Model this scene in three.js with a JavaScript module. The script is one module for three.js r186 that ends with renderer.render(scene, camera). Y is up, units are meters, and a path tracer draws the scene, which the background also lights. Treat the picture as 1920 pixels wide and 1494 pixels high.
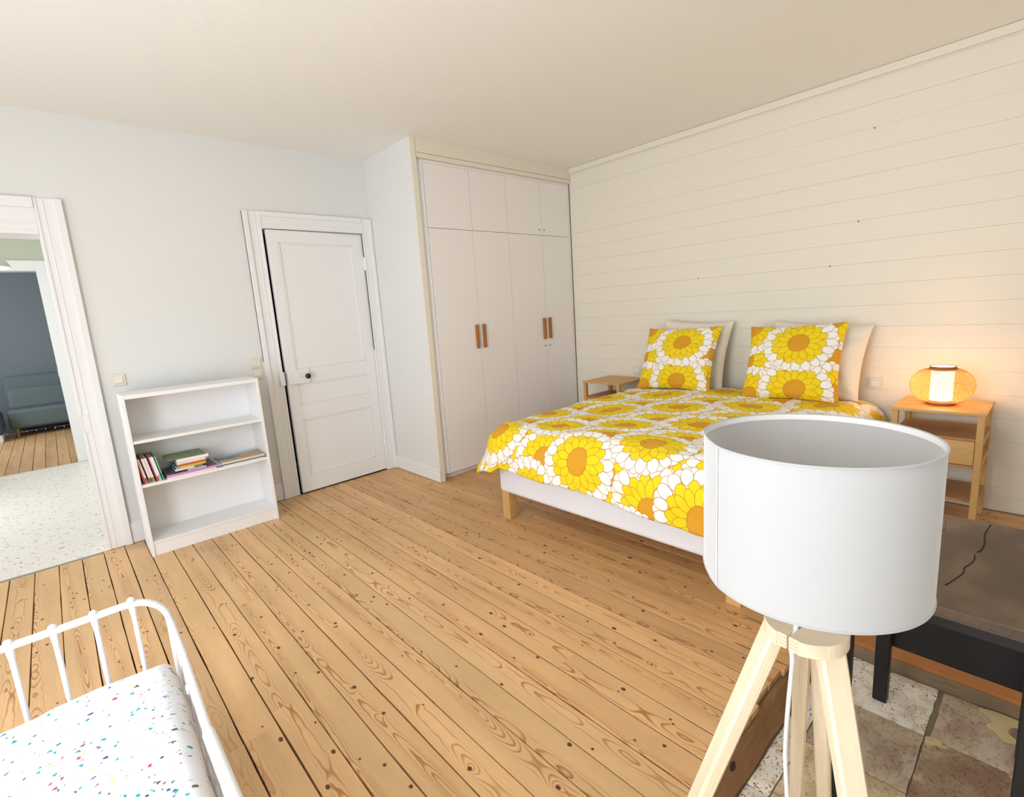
import * as THREE from 'three';
import { RoundedBoxGeometry } from 'three/addons/geometries/RoundedBoxGeometry.js';
import { mergeGeometries } from 'three/addons/utils/BufferGeometryUtils.js';
import { RectAreaLightUniformsLib } from 'three/addons/lights/RectAreaLightUniformsLib.js';

// ---------------------------------------------------------------- camera, sky, lights, exposure
RectAreaLightUniformsLib.init();
const scene = new THREE.Scene();
const camera = new THREE.PerspectiveCamera(76.67, 1920 / 1494, 0.02, 60);
camera.position.set(4.3199, 1.4431, 4.208);
camera.rotation.set(-0.1751, 0.8374, -0.0665, 'YXZ');
const renderer = new THREE.WebGLRenderer({ antialias: true });
renderer.toneMapping = THREE.LinearToneMapping;
renderer.toneMappingExposure = 1.14;
renderer.shadowMap.enabled = true;
scene.background = new THREE.Color(0.80, 0.89, 1.0);
scene.backgroundIntensity = 1.2;
scene.environmentIntensity = 1;
function daylight(name, x, y, z, w, h, power, color = 0xf3f7ff, turn = 0) {   // daylight in a window opening, facing into the room (-z)
  const l = new THREE.RectAreaLight(color, power, w, h);
  l.name = name; l.position.set(x, y, z); l.rotation.y = turn;
  scene.add(l); return l;
}
daylight('window_daylight', 3.45, 1.25, 5.86, 1.7, 2.2, 7.4);
daylight('window_daylight_001', 1.35, 1.55, 5.86, 1.1, 1.6, 1.6);
daylight('hall_daylight', -1.75, 1.5, 5.86, 1.3, 1.7, 4.6);
daylight('far_room_daylight', -5.2, 1.5, 5.86, 1.5, 1.7, 4.5);

// ---------------------------------------------------------------- helpers
let seed = 7;
const rnd = () => { seed = (seed * 1664525 + 1013904223) >>> 0; return seed / 4294967296; };
const rr = (a, b) => a + (b - a) * rnd();
const reseed = (s) => { seed = (s * 2654435761) >>> 0; };
const hash = (x, y, s) => { let h = Math.imul(x, 374761393) + Math.imul(y, 668265263) + Math.imul(s, 974634541); h = Math.imul(h ^ (h >>> 13), 1274126177); return ((h ^ (h >>> 16)) >>> 0) / 4294967296; };
function noise(x, y, s = 0) {
  const ix = Math.floor(x), iy = Math.floor(y), fx = x - ix, fy = y - iy, u = fx * fx * (3 - 2 * fx), v = fy * fy * (3 - 2 * fy);
  const a = hash(ix, iy, s), b = hash(ix + 1, iy, s), c = hash(ix, iy + 1, s), d = hash(ix + 1, iy + 1, s);
  return a + (b - a) * u + (c - a) * v + (a - b - c + d) * u * v;
}
const fbm = (x, y, s = 0, o = 4) => { let t = 0, a = 0.5; for (let i = 0; i < o; i++) { t += a * noise(x, y, s + i * 17); x *= 2.03; y *= 2.03; a *= 0.5; } return t / (1 - Math.pow(0.5, o)); };
const sm = (a, b, x) => { const t = Math.min(1, Math.max(0, (x - a) / (b - a))); return t * t * (3 - 2 * t); };
const mix = (a, b, t) => a + (b - a) * t;
const hexRGB = (h) => [(h >> 16) & 255, (h >> 8) & 255, h & 255];
const taken = {};
const numbered = (n) => { const k = (taken[n] = (taken[n] ?? -1) + 1); return k ? n + '_' + String(k).padStart(3, '0') : n; };
const UP = new THREE.Vector3(0, 1, 0);
const V = (x, y, z) => new THREE.Vector3(x, y, z);

function mesh(name, geo, mat, parent) {
  const g = Array.isArray(geo) ? (geo.length > 1 ? merge(geo) : geo[0]) : geo;
  const m = new THREE.Mesh(g, mat); m.name = parent ? name : numbered(name); m.castShadow = m.receiveShadow = true;
  if (parent) { const n = parent.children.filter((c) => c.name === name || c.name.startsWith(name + '_0')).length; if (n) m.name = name + '_' + String(n).padStart(3, '0'); }
  (parent || scene).add(m); return m;
}
function merge(list) {
  const l = list.map((g) => { const q = g.index ? g.toNonIndexed() : g; for (const k of Object.keys(q.attributes)) if (!['position', 'normal', 'uv'].includes(k)) q.deleteAttribute(k); return q; });
  return mergeGeometries(l, false);
}
function tag(o, label, category, group) { o.userData.label = label; if (category) o.userData.category = category; if (group) o.userData.group = group; return o; }
function thing(name, label, category, pos = [0, 0, 0], turn = 0, group) {
  const o = new THREE.Group(); o.name = numbered(name); o.position.set(...pos); o.rotation.y = turn; scene.add(o);
  return tag(o, label, category, group);
}
function struct(name, geo, mat, parent) { const m = mesh(name, geo, mat, parent); if (!parent) m.userData.kind = 'structure'; return m; }
function structGroup(name, label) { const o = new THREE.Group(); o.name = name; o.userData.kind = 'structure'; if (label) o.userData.label = label; scene.add(o); return o; }
function copyOf(o, label, pos, turn) { const c = o.clone(); c.name = numbered(o.name.replace(/_\d{3}$/, '')); c.userData = { ...o.userData, label }; if (pos) c.position.set(...pos); if (turn !== undefined) c.rotation.y = turn; scene.add(c); return c; }

// box by limits; r > 0 rounds the edges. uv in metres, u along axis `grain`
function box(x0, x1, y0, y1, z0, z1, r = 0, grain = 'x') {
  const w = x1 - x0, h = y1 - y0, d = z1 - z0;
  const g = r > 0 ? new RoundedBoxGeometry(w, h, d, 2, Math.min(r, w / 2.01, h / 2.01, d / 2.01)) : new THREE.BoxGeometry(w, h, d);
  g.translate((x0 + x1) / 2, (y0 + y1) / 2, (z0 + z1) / 2);
  return uvBox(g, grain);
}
function uvBox(g, grain = 'x', off = 0) {
  const p = g.attributes.position, n = g.attributes.normal, uv = new Float32Array(p.count * 2);
  for (let i = 0; i < p.count; i++) {
    const P = { x: p.getX(i), y: p.getY(i), z: p.getZ(i) }, N = { x: Math.abs(n.getX(i)), y: Math.abs(n.getY(i)), z: Math.abs(n.getZ(i)) };
    const a = N.x >= N.y && N.x >= N.z ? 'x' : N.y >= N.z ? 'y' : 'z', o = ['x', 'y', 'z'].filter((k) => k !== a);
    if (a === grain) { uv[2 * i] = P[o[0]] + off; uv[2 * i + 1] = P[o[1]] + off; } else { uv[2 * i] = P[grain] + off; uv[2 * i + 1] = P[o.find((k) => k !== grain)] + off; }
  }
  g.setAttribute('uv', new THREE.BufferAttribute(uv, 2)); return g;
}
function cyl(x, y0, y1, z, r0, r1 = r0, seg = 24) { const g = new THREE.CylinderGeometry(r1, r0, y1 - y0, seg); g.translate(x, (y0 + y1) / 2, z); return g; }
function tube(pts, r, seg = 40, rad = 10, tension) { return new THREE.TubeGeometry(new THREE.CatmullRomCurve3(pts.map((p) => (p.isVector3 ? p : V(...p))), false, 'centripetal', tension), seg, r, rad, false); }
function rod(a, b, r, rad = 12, r2 = r) {
  const A = a.isVector3 ? a : V(...a), B = b.isVector3 ? b : V(...b), d = B.clone().sub(A), g = new THREE.CylinderGeometry(r2, r, d.length(), rad);
  g.applyQuaternion(new THREE.Quaternion().setFromUnitVectors(UP, d.clone().normalize())); const c = A.add(B).multiplyScalar(0.5); g.translate(c.x, c.y, c.z); return g;
}
function ball(x, y, z, r, sx = 1, sy = 1, sz = 1) { const g = new THREE.SphereGeometry(r, 18, 12); g.scale(sx, sy, sz); g.translate(x, y, z); return g; }
// bar that tapers from A (w x t) to B, chamfered to eight sides
function taperBar(A, B, side, wA, tA, wB, tB, ch = 0.18) {
  const d = B.clone().sub(A), L = d.length(); d.normalize(); const s = side.clone().addScaledVector(d, -side.dot(d)).normalize(), f = d.clone().cross(s);
  const ring = (C, w, t) => { const c = ch * Math.min(w, t), a = w / 2, b = t / 2; return [[-a, -b + c], [-a + c, -b], [a - c, -b], [a, -b + c], [a, b - c], [a - c, b], [-a + c, b], [-a, b - c]].map(([u, v]) => C.clone().addScaledVector(s, u).addScaledVector(f, v)); };
  const R0 = ring(A, wA, tA), R1 = ring(B, wB, tB), pos = [], uv = [];
  let per = 0;
  const tri = (p, q, r, a, b, c) => { pos.push(...p.toArray(), ...q.toArray(), ...r.toArray()); uv.push(...a, ...b, ...c); };
  for (let i = 0; i < 8; i++) {
    const j = (i + 1) % 8, e = R0[i].distanceTo(R0[j]);
    tri(R0[i], R0[j], R1[j], [0, per], [0, per + e], [L, per + e]); tri(R0[i], R1[j], R1[i], [0, per], [L, per + e], [L, per]); per += e;
  }
  for (let i = 1; i < 7; i++) { tri(R0[0], R0[i + 1], R0[i], [0, 0], [0.02, 0], [0.02, 0.02]); tri(R1[0], R1[i], R1[i + 1], [0, 0], [0.02, 0], [0.02, 0.02]); }
  const g = new THREE.BufferGeometry(); g.setAttribute('position', new THREE.Float32BufferAttribute(pos, 3)); g.setAttribute('uv', new THREE.Float32BufferAttribute(uv, 2)); g.computeVertexNormals(); return g;
}
// closed shell over a grid: f(i, j) -> {p, uv}, inner side offset by thick
function shell(nu, nv, f, thick) {
  const P = [], U = [];
  for (let j = 0; j <= nv; j++) for (let i = 0; i <= nu; i++) { const q = f(i / nu, j / nv); P.push(q.p); U.push(q.uv); }
  const at = (i, j) => j * (nu + 1) + i, N = P.map(() => V(0, 0, 0)), idx = [];
  for (let j = 0; j < nv; j++) for (let i = 0; i < nu; i++) {
    const a = at(i, j), b = at(i + 1, j), c = at(i + 1, j + 1), d = at(i, j + 1), n = P[c].clone().sub(P[a]).cross(P[b].clone().sub(P[d])).multiplyScalar(-1);
    for (const k of [a, b, c, d]) N[k].add(n);
    idx.push(a, d, c, a, c, b);
  }
  N.forEach((n) => n.normalize());
  const K = P.length, pos = [], uv = [];
  for (let k = 0; k < K; k++) { pos.push(...P[k].toArray()); uv.push(...U[k]); }
  for (let k = 0; k < K; k++) { pos.push(...P[k].clone().addScaledVector(N[k], -thick).toArray()); uv.push(...U[k]); }
  const all = [...idx];
  for (let t = 0; t < idx.length; t += 3) all.push(idx[t] + K, idx[t + 2] + K, idx[t + 1] + K);
  const rim = [];
  for (let i = 0; i <= nu; i++) rim.push(at(i, 0));
  for (let j = 1; j <= nv; j++) rim.push(at(nu, j));
  for (let i = nu - 1; i >= 0; i--) rim.push(at(i, nv));
  for (let j = nv - 1; j >= 0; j--) rim.push(at(0, j));
  for (let k = 0; k + 1 < rim.length; k++) { const a = rim[k], b = rim[k + 1]; all.push(a, b, b + K, a, b + K, a + K); }
  const g = new THREE.BufferGeometry(); g.setAttribute('position', new THREE.Float32BufferAttribute(pos, 3)); g.setAttribute('uv', new THREE.Float32BufferAttribute(uv, 2)); g.setIndex(all); g.computeVertexNormals(); return g;
}

// ---------------------------------------------------------------- textures
function tex(c, sx = 1, sy = 1, srgb = true) {
  const t = !c.getContext ? new THREE.DataTexture(c.data, c.width, c.height) : new THREE.CanvasTexture(c);
  t.wrapS = t.wrapT = THREE.RepeatWrapping; t.repeat.set(1 / sx, 1 / sy); t.magFilter = THREE.LinearFilter; t.minFilter = THREE.LinearMipmapLinearFilter;
  if (srgb) t.colorSpace = THREE.SRGBColorSpace; t.needsUpdate = true; return t;
}
function paint(w, h, f) { const data = new Uint8ClampedArray(w * h * 4); let i = 0; const o = [0, 0, 0]; for (let y = 0; y < h; y++) for (let x = 0; x < w; x++) { f(x / w, y / h, o); data[i++] = o[0]; data[i++] = o[1]; data[i++] = o[2]; data[i++] = 255; } return { data: new Uint8Array(data.buffer), width: w, height: h }; }
function canvas(w, h) { const c = document.createElement('canvas'); c.width = w; c.height = h; return c; }

// one plank of flat-sawn wood: u along (m), v across (m)
function woodPlank(o) {
  reseed(o.seed);
  const pith = rr(-0.5, 0.5) * o.w, deep = rr(o.deep[0], o.deep[1]), tilt = rr(-1, 1) * o.tilt, ring = o.ring * rr(0.8, 1.3), knots = [], s = o.seed * 31;
  for (let k = 0; k < (o.knots ?? 0); k++) knots.push({ u: rnd() * o.len, v: rr(-0.42, 0.42) * o.w, r: rr(o.kr[0], o.kr[1]), e: rr(1.1, 1.9) });
  const base = hexRGB(o.base), dark = hexRGB(o.dark), kc = hexRGB(o.knot ?? 0x5a3418), tone = rr(-1, 1) * (o.vary ?? 0.06);
  return (u, v, out) => {
    let lift = 0, kd = 0, kr = 0;
    for (const k of knots) {
      const du = u - k.u, dv = v - k.v; if (Math.abs(du) > k.r * 14 || Math.abs(dv) > k.r * 9) continue;
      const q = Math.sqrt((du / k.e) * (du / k.e) + dv * dv) / k.r; lift += k.r * 1.5 * Math.exp(-q * q / 7);
      const edge = 1 - sm(0.82, 1.1, q); if (edge > kd) { kd = edge; kr = q; }
    }
    const fl = o.flame ?? 0, d = fl ? deep + tilt * (u / o.len - 0.5) + (noise(u * 2.1, s * 0.01 + 3, s) - 0.5) * o.wave + (noise(u * 7.5, v * 9 + 1.7, s + 3) - 0.5) * o.wave * 0.34 + (noise(u * 24, v * 30, s + 13) - 0.5) * 0.004 : deep + tilt * (u / o.len - 0.5) + (noise(u * 0.9, s * 0.01 + 3, s) - 0.5) * o.wave + (noise(u * 4.5, 1.7, s + 3) - 0.5) * o.wave * 0.28;
    const vv = v - pith - (noise(u * 0.7, 9.1, s + 5) - 0.5) * o.w * 0.7 + (noise(u * 9, v * 60, s + 8) - 0.5) * 0.004;
    const r = Math.sqrt(vv * vv + d * d) - lift, ph = r / ring + noise(u * 2, v * 20, s + 6) * 0.5, fr = ph - Math.floor(ph);
    let late = sm(0.55, 0.93, fr) * (1 - sm(0.95, 1, fr)); late *= 0.55 + 0.45 * noise(Math.floor(ph) * 3.7, u * 1.3, s + 2); if (fl) late *= mix(0.13, fl, 1 - sm(0.008, 0.030, Math.abs(vv) + 0.010 * (noise(u * 3, v * 8, s + 21) - 0.5)));
    const fib = noise(u * 26, v * 1500, s + 9) - 0.5, blot = fbm(u * 2.2, v * 14, s + 4, 3) - 0.5;
    const t = late * (o.contrast ?? 0.8), b = 1 + tone + blot * 0.14 + fib * (o.fibre ?? 0.10);
    for (let c = 0; c < 3; c++) { let x = mix(base[c], dark[c], t) * b; if (kd) x = mix(x, kc[c] * (0.85 + 0.5 * sm(0.2, 0.9, kr) * 0.6), kd * 0.92); out[c] = x; }
  };
}
function woodTex(o, W, H) { const f = woodPlank(o); return tex(paint(W, H, (u, v, out) => f(u * o.len, (v - 0.5) * o.w, out)), o.len, o.w); }

const ROWS = 16;
function floorAtlas() {
  const W = 2048, H = 2048, rows = [];
  for (let k = 0; k < ROWS; k++) rows.push(woodPlank({ seed: 101 + k, len: 4, w: 0.114, flame: k % 4 ? 1 : 0.45, deep: [0.006, 0.022], tilt: 0.02, wave: 0.052, ring: 0.0062, knots: 9 + (k % 4) * 2, kr: [0.0032, 0.0074], base: 0xe3b985, dark: 0x9d5c2a, knot: 0x4d2c12, contrast: 0.85, vary: 0.03, fibre: 0.06 }));
  return tex(paint(W, H, (u, v, out) => { const k = Math.min(ROWS - 1, Math.floor(v * ROWS)); rows[k](u * 4, (v * ROWS - k - 0.5) * 0.114, out); }), 1, 1);
}
function plasterBump(n, scale, s) { return tex(paint(n, n, (u, v, o) => { const q = fbm(u * scale, v * scale, s, 5) * 255; o[0] = o[1] = o[2] = q; }), 1, 1, false); }
function chipTex(W, Hh, sx, sy, bg, colors, n, size, elong, s) {
  const c = canvas(W, Hh), g = c.getContext('2d'); reseed(s); g.fillStyle = bg; g.fillRect(0, 0, W, Hh);
  for (let k = 0; k < n; k++) {
    const x = rnd() * W, y = rnd() * Hh, r = size * (W / sx) * Math.pow(rnd(), 1.6) + 0.4 * size * (W / sx) * 0.5, a = rnd() * 6.28, m = 3 + Math.floor(rnd() * 3), pts = [];
    for (let i = 0; i < m; i++) { const t = (i / m) * 6.28 + rr(-0.4, 0.4), q = r * rr(0.65, 1.1); pts.push([Math.cos(t) * q * elong, Math.sin(t) * q]); }
    g.fillStyle = colors[Math.floor(rnd() * colors.length)];
    for (const ox of [-W, 0, W]) for (const oy of [-Hh, 0, Hh]) { if (x + ox < -60 || x + ox > W + 60 || y + oy < -60 || y + oy > Hh + 60) continue; g.save(); g.translate(x + ox, y + oy); g.rotate(a); g.beginPath(); pts.forEach((p, i) => (i ? g.lineTo(...p) : g.moveTo(...p))); g.closePath(); g.fill(); g.restore(); }
  }
  return tex(c, sx, sy);
}
// printed flower: white outer petals, two rows of yellow petals, stippled orange heart; R is the outer radius
function flower(g, x, y, R, turn) {
  const line = '#b98326', petal = (n, d, a, b, fill, ph, jit) => {
    for (let k = 0; k < n; k++) {
      const t = ((k + ph) / n) * Math.PI * 2 + turn, w = 1 + (hash(k, Math.round(x * 997 + n), 5) - 0.5) * jit;
      g.save(); g.translate(x + Math.cos(t) * d * R, y + Math.sin(t) * d * R); g.rotate(t); g.beginPath(); g.ellipse(0, 0, a * R * w, b * R, 0, 0, 6.3); g.fillStyle = fill; g.fill(); g.lineWidth = R * 0.011; g.strokeStyle = line; g.stroke(); g.restore();
    }
  };
  petal(20, 0.915, 0.10, 0.105, '#fbf8f1', 0.5, 0.4); petal(20, 0.825, 0.165, 0.125, '#fbf8f1', 0, 0.2);
  petal(14, 0.575, 0.175, 0.126, '#f7d90f', 0.5, 0.2); petal(14, 0.43, 0.185, 0.098, '#f7d90f', 0.0, 0.25);
  g.beginPath(); g.ellipse(x, y, R * 0.275, R * 0.315, turn, 0, 6.3); g.fillStyle = '#dd9c17'; g.fill(); g.strokeStyle = line; g.lineWidth = R * 0.012; g.stroke();
  g.fillStyle = '#ecbd55';
  for (let k = 0; k < 260; k++) { const q = Math.sqrt((k + 0.5) / 260) * 0.25 * R, t = k * 2.39996; g.beginPath(); g.arc(x + Math.cos(t + turn) * q, y + Math.sin(t + turn) * q * 1.12, R * 0.0055, 0, 6.3); g.fill(); }
}
const LA = [0.355, 0.385], LB = [0.37, -0.27], LP = [2.20, 1.37];   // the print's repeat, metres of cloth
const LDET = LA[0] * LB[1] - LA[1] * LB[0];
const printUV = (s, t) => { const x = s - LP[0], y = t - LP[1]; return [(x * LB[1] - y * LB[0]) / LDET, (LA[0] * y - LA[1] * x) / LDET]; };
function duvetTex() {
  const W = 1024, c = canvas(W, W), g = c.getContext('2d');
  g.fillStyle = '#e2a31f'; g.fillRect(0, 0, W, W);
  g.setTransform((W * LB[1]) / LDET, (-W * LA[1]) / LDET, (-W * LB[0]) / LDET, (W * LA[0]) / LDET, 0, 0);
  const each = (dx, dy, R, turn) => { for (let i = -2; i <= 3; i++) for (let j = -2; j <= 3; j++) flower(g, i * LA[0] + j * LB[0] + dx, i * LA[1] + j * LB[1] + dy, R, turn); };
  each(-0.17, -0.03, 0.235, 0.4); each(0.19, 0.02, 0.235, 1.2); each(0.11, -0.255, 0.235, 0.7); each(0, 0, 0.245, 0.2);
  const t = tex(c); t.flipY = false; return t;
}
function pillowTex() {
  const W = 1024, c = canvas(W, W), g = c.getContext('2d'); g.fillStyle = '#e2a31f'; g.fillRect(0, 0, W, W); g.scale(W / 0.64, W / 0.64);
  const P = [[0.0, 0.33, 0.2], [0.64, 0.30, 1.1], [0.03, 0.03, 0.5], [0.55, 0.0, 0.4], [0.62, 0.58, 0.1], [0.05, 0.62, 0.9], [0.38, 0.57, 0.7], [0.375, 0.185, 0.3]];
  for (const [x, y, t] of [[0.16, 0.2, 0.4], [0.5, 0.45, 1], [0.18, 0.46, 0.1], [0.48, 0.16, 0.8], [0.32, 0.4, 0.6], [0.3, 0.0, 0.3]]) flower(g, x, y, 0.245, t);
  for (const [x, y, t] of P) flower(g, x, y, 0.245, t);
  return tex(c);
}

// ---------------------------------------------------------------- materials
const std = (o) => new THREE.MeshStandardMaterial({ roughness: 0.8, ...o });
const bumpA = plasterBump(512, 24, 3);
const wallUV = (t, s) => { const q = t.clone(); q.repeat.set(1 / s, 1 / s); q.needsUpdate = true; return q; };
const M = {
  wall: std({ color: 0xe6e7e4, roughness: 0.75, bumpMap: wallUV(bumpA, 0.9), bumpScale: 0.0012 }),
  ceiling: std({ color: 0xf9f8f2, roughness: 0.85, bumpMap: wallUV(bumpA, 1.4), bumpScale: 0.0015 }),
  plank: std({ color: 0xf0eada, roughness: 0.55, bumpMap: wallUV(bumpA, 0.35), bumpScale: 0.0005 }),
  cream: std({ color: 0xeee6d6, roughness: 0.6 }),
  white: std({ color: 0xf4f4f3, roughness: 0.5 }),
  trim: std({ color: 0xf1f1f0, roughness: 0.45 }),
  cupboard: std({ color: 0xf6f1ee, roughness: 0.5 }),
  dark: std({ color: 0x2a211b, roughness: 0.95 }),
  black: std({ color: 0x17161a, roughness: 0.5 }),
  knob: std({ color: 0x2c1512, roughness: 0.25 }),
  hole: std({ color: 0x6b4a2c, roughness: 0.7 }),
  switchy: std({ color: 0xe4e1d2, roughness: 0.4 }),
  rocker: std({ color: 0xecead9, roughness: 0.35 }),
  steel: std({ color: 0x77736c, roughness: 0.4, metalness: 0.9 }),
  glass: new THREE.MeshPhysicalMaterial({ color: 0xffffff, transmission: 1, thickness: 0, roughness: 0.02, ior: 1.5 }),
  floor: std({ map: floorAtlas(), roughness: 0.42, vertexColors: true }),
  oak: std({ map: woodTex({ seed: 11, len: 0.9, w: 0.3, deep: [0.03, 0.06], tilt: 0.05, wave: 0.03, ring: 0.004, base: 0xd6ab6c, dark: 0xb4864b, contrast: 0.55, vary: 0 }, 1024, 512), roughness: 0.55 }),
  oakDark: std({ map: woodTex({ seed: 12, len: 0.9, w: 0.3, deep: [0.03, 0.06], tilt: 0.05, wave: 0.03, ring: 0.004, base: 0xb78a5c, dark: 0x926842, contrast: 0.5, vary: 0 }, 1024, 512), roughness: 0.55 }),
  handle: std({ map: woodTex({ seed: 14, len: 0.4, w: 0.1, deep: [0.03, 0.05], tilt: 0.02, wave: 0.02, ring: 0.003, base: 0xa96c33, dark: 0x7e4a20, contrast: 0.5, vary: 0 }, 256, 128), roughness: 0.5 }),
  ash: std({ map: woodTex({ seed: 21, len: 1.2, w: 0.16, flame: 0.9, deep: [0.006, 0.02], tilt: 0.02, wave: 0.03, ring: 0.006, base: 0xecd8b9, dark: 0xcfae80, contrast: 0.7, vary: 0, fibre: 0.07 }, 1536, 256), roughness: 0.5 }),
  beam: std({ map: woodTex({ seed: 33, len: 1.6, w: 0.2, deep: [0.01, 0.03], tilt: 0.05, wave: 0.05, ring: 0.006, knots: 5, kr: [0.006, 0.012], base: 0xa0764e, dark: 0x684629, knot: 0x2e1b10, contrast: 0.75, vary: 0, fibre: 0.25 }, 1024, 256), roughness: 0.75 }),
  stepTop: std({ map: woodTex({ seed: 35, len: 1.2, w: 0.2, deep: [0.01, 0.03], tilt: 0.05, wave: 0.04, ring: 0.006, base: 0xb4743c, dark: 0x80491f, contrast: 0.6, vary: 0, fibre: 0.2 }, 1024, 256), roughness: 0.6 }),
  stepFace: std({ map: woodTex({ seed: 36, len: 1.2, w: 0.2, deep: [0.04, 0.06], tilt: 0.05, wave: 0.04, ring: 0.006, base: 0x8a7358, dark: 0x6a563f, contrast: 0.5, vary: 0, fibre: 0.25 }, 1024, 256), roughness: 0.8 }),
  shade: new THREE.MeshPhysicalMaterial({ color: 0xdcdcdb, roughness: 0.95, transmission: 0.45, thickness: 0 }),
  linen: std({ color: 0xf0e8d8, roughness: 0.95, bumpMap: wallUV(bumpA, 0.12), bumpScale: 0.001 }),
  bedbase: std({ color: 0xeeeef1, roughness: 0.85, bumpMap: wallUV(bumpA, 0.08), bumpScale: 0.0004 }),
  mattress: std({ color: 0xb9bec6, roughness: 0.9 }),
  duvet: std({ map: duvetTex(), roughness: 0.88 }),
  pillow: std({ map: pillowTex(), roughness: 0.88 }),
  bamboo: new THREE.MeshPhysicalMaterial({ color: 0xe0ad62, roughness: 0.9, transmission: 0.35, thickness: 0 }),
  bambooDark: std({ color: 0x9a6a3a, roughness: 0.6 }),
  crib: std({ color: 0xf6f6f8, roughness: 0.35 }),
  sofa: std({ color: 0x697778, roughness: 0.9, bumpMap: wallUV(bumpA, 0.1), bumpScale: 0.0008 }),
  pouf: std({ color: 0x566073, roughness: 0.9 }),
  blueWall: std({ color: 0x7c868c, roughness: 0.85 }),
  sage: std({ color: 0xc6cab8, roughness: 0.85 }),
  concrete: std({ color: 0x8f8c80, roughness: 0.9, bumpMap: wallUV(bumpA, 0.1), bumpScale: 0.002 }),
};
M.terrazzo = std({ map: chipTex(1536, 1536, 1.6, 1.6, '#f4efe6', ['#b3a290', '#cdbfaa', '#a39a90', '#e2d8c8', '#d6cab7', '#e8e0d3', '#bf957a'], 2200, 0.0085, 1.6, 51), roughness: 0.4 });
M.sheet = std({ map: chipTex(1536, 1536, 0.9, 0.9, '#f3f4f8', ['#2da3a3', '#2da3a3', '#3f5187', '#c0506c', '#efdda0', '#d5d8df', '#d5d8df', '#585d68', '#c3dbea', '#dfe2e8', '#c9cfd8'], 2500, 0.0064, 1.25, 77), roughness: 0.9 });
// stones
const stoneTex = (f, s = 512) => tex(paint(s, s, f), 0.3, 0.3);
M.travertine = std({ roughness: 0.7, map: stoneTex((u, v, o) => { const n = fbm(u * 4, v * 4, 61, 4), pit = 0.72 * noise(u * 66, v * 46, 63) + 0.28 * noise(u * 140, v * 100, 64), q = sm(0.70, 0.80, pit) * sm(0.25, 0.5, noise(u * 5, v * 5, 69) + 0.12), b = sm(0.52, 0.7, fbm(u * 9, v * 9, 66, 3)); o[0] = mix(mix(238, 222, b), 132, q) * (0.9 + 0.2 * n); o[1] = mix(mix(230, 208, b), 104, q) * (0.9 + 0.2 * n); o[2] = mix(mix(216, 184, b), 80, q) * (0.9 + 0.2 * n); }) });
const earthy = (a, b, c, s, patch) => stoneTex((u, v, o) => {
  const n = fbm(u * 2.2, v * 2.2, s, 6), m = fbm(u * 4 + 3, v * 3, s + 9, 6), k = 0.5 * fbm(u * 30, v * 22, s + 4, 3) + 0.5 * (1 - sm(0.72, 0.8, noise(u * 52, v * 38, s + 31))), A = hexRGB(a), B = hexRGB(b), C = hexRGB(c), t = sm(0.3, 0.7, n), pz = patch ? 0.6 * sm(patch[0], patch[0] + 0.16, m) : 0;
  for (let i = 0; i < 3; i++) o[i] = mix(mix(A[i], B[i], t), C[i], pz) * (0.86 + 0.36 * k);
});
M.stoneA = std({ roughness: 0.8, map: earthy(0xc3b08e, 0xaa9673, 0xd2c4a2, 71, [0.5]) });
M.stoneB = std({ roughness: 0.8, map: earthy(0xa8967e, 0x94806d, 0xb7a898, 81, [0.5]) });
M.stoneC = std({ roughness: 0.8, map: earthy(0x806550, 0xa08d72, 0xc6b793, 91, [0.52]) });
M.stoneD = std({ roughness: 0.8, map: earthy(0xb3a17f, 0x9d8a6e, 0xc5b596, 97, [0.5]) });
M.mortar = std({ color: 0x85765f, roughness: 0.95 });
M.cement = std({ color: 0xcdbb8a, roughness: 0.9, bumpMap: wallUV(bumpA, 0.1), bumpScale: 0.002 });
M.mauve = std({ color: 0x86706a, roughness: 0.9, bumpMap: wallUV(bumpA, 0.1), bumpScale: 0.002 });

// ---------------------------------------------------------------- room shell
const H = 2.811, XR = 5.25, ZF = 5.9, SUNK = -0.12, WX = 0.2;   // ceiling height, right wall, window wall, sunken floor
const DW = { z0: 4.13, z1: 5.05, h: 2.083 };                    // doorway to the hall
const D1 = { z0: 1.992, z1: 2.832, h: 2.19 };                   // white panelled door
struct('wall_left', [
  box(-WX, 0, 0, H, -0.2, D1.z0), box(-WX, 0, D1.h, H, D1.z0, D1.z1), box(-WX, 0, 0, H, D1.z1, DW.z0), box(-WX, 0, DW.h, H, DW.z0, DW.z1), box(-WX, 0, 0, H, DW.z1, ZF + 0.2),
], M.wall);
struct('ceiling', box(-WX, XR + 0.2, H, H + 0.15, -0.2, ZF + 0.2), M.ceiling);
struct('wall_right', box(XR, XR + 0.2, SUNK - 0.1, H, -0.2, ZF + 0.2), M.wall);
const W1 = { x0: 2.6, x1: 4.3, y0: 0.1, y1: 2.4 }, W2 = { x0: 0.8, x1: 1.9, y0: 0.7, y1: 2.4 };
function wallWithOpenings(name, x0, x1, y0, y1, z0, z1, holes, mat) {
  const g = []; let x = x0;
  for (const h of holes) { g.push(box(x, h.x0, y0, y1, z0, z1), box(h.x0, h.x1, y0, h.y0, z0, z1), box(h.x0, h.x1, h.y1, y1, z0, z1)); x = h.x1; }
  g.push(box(x, x1, y0, y1, z0, z1)); return struct(name, g, mat);
}
wallWithOpenings('wall_front', 0, XR, SUNK - 0.1, H, ZF, ZF + 0.2, [W2, W1], M.wall);
let nWin = 0;
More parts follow.
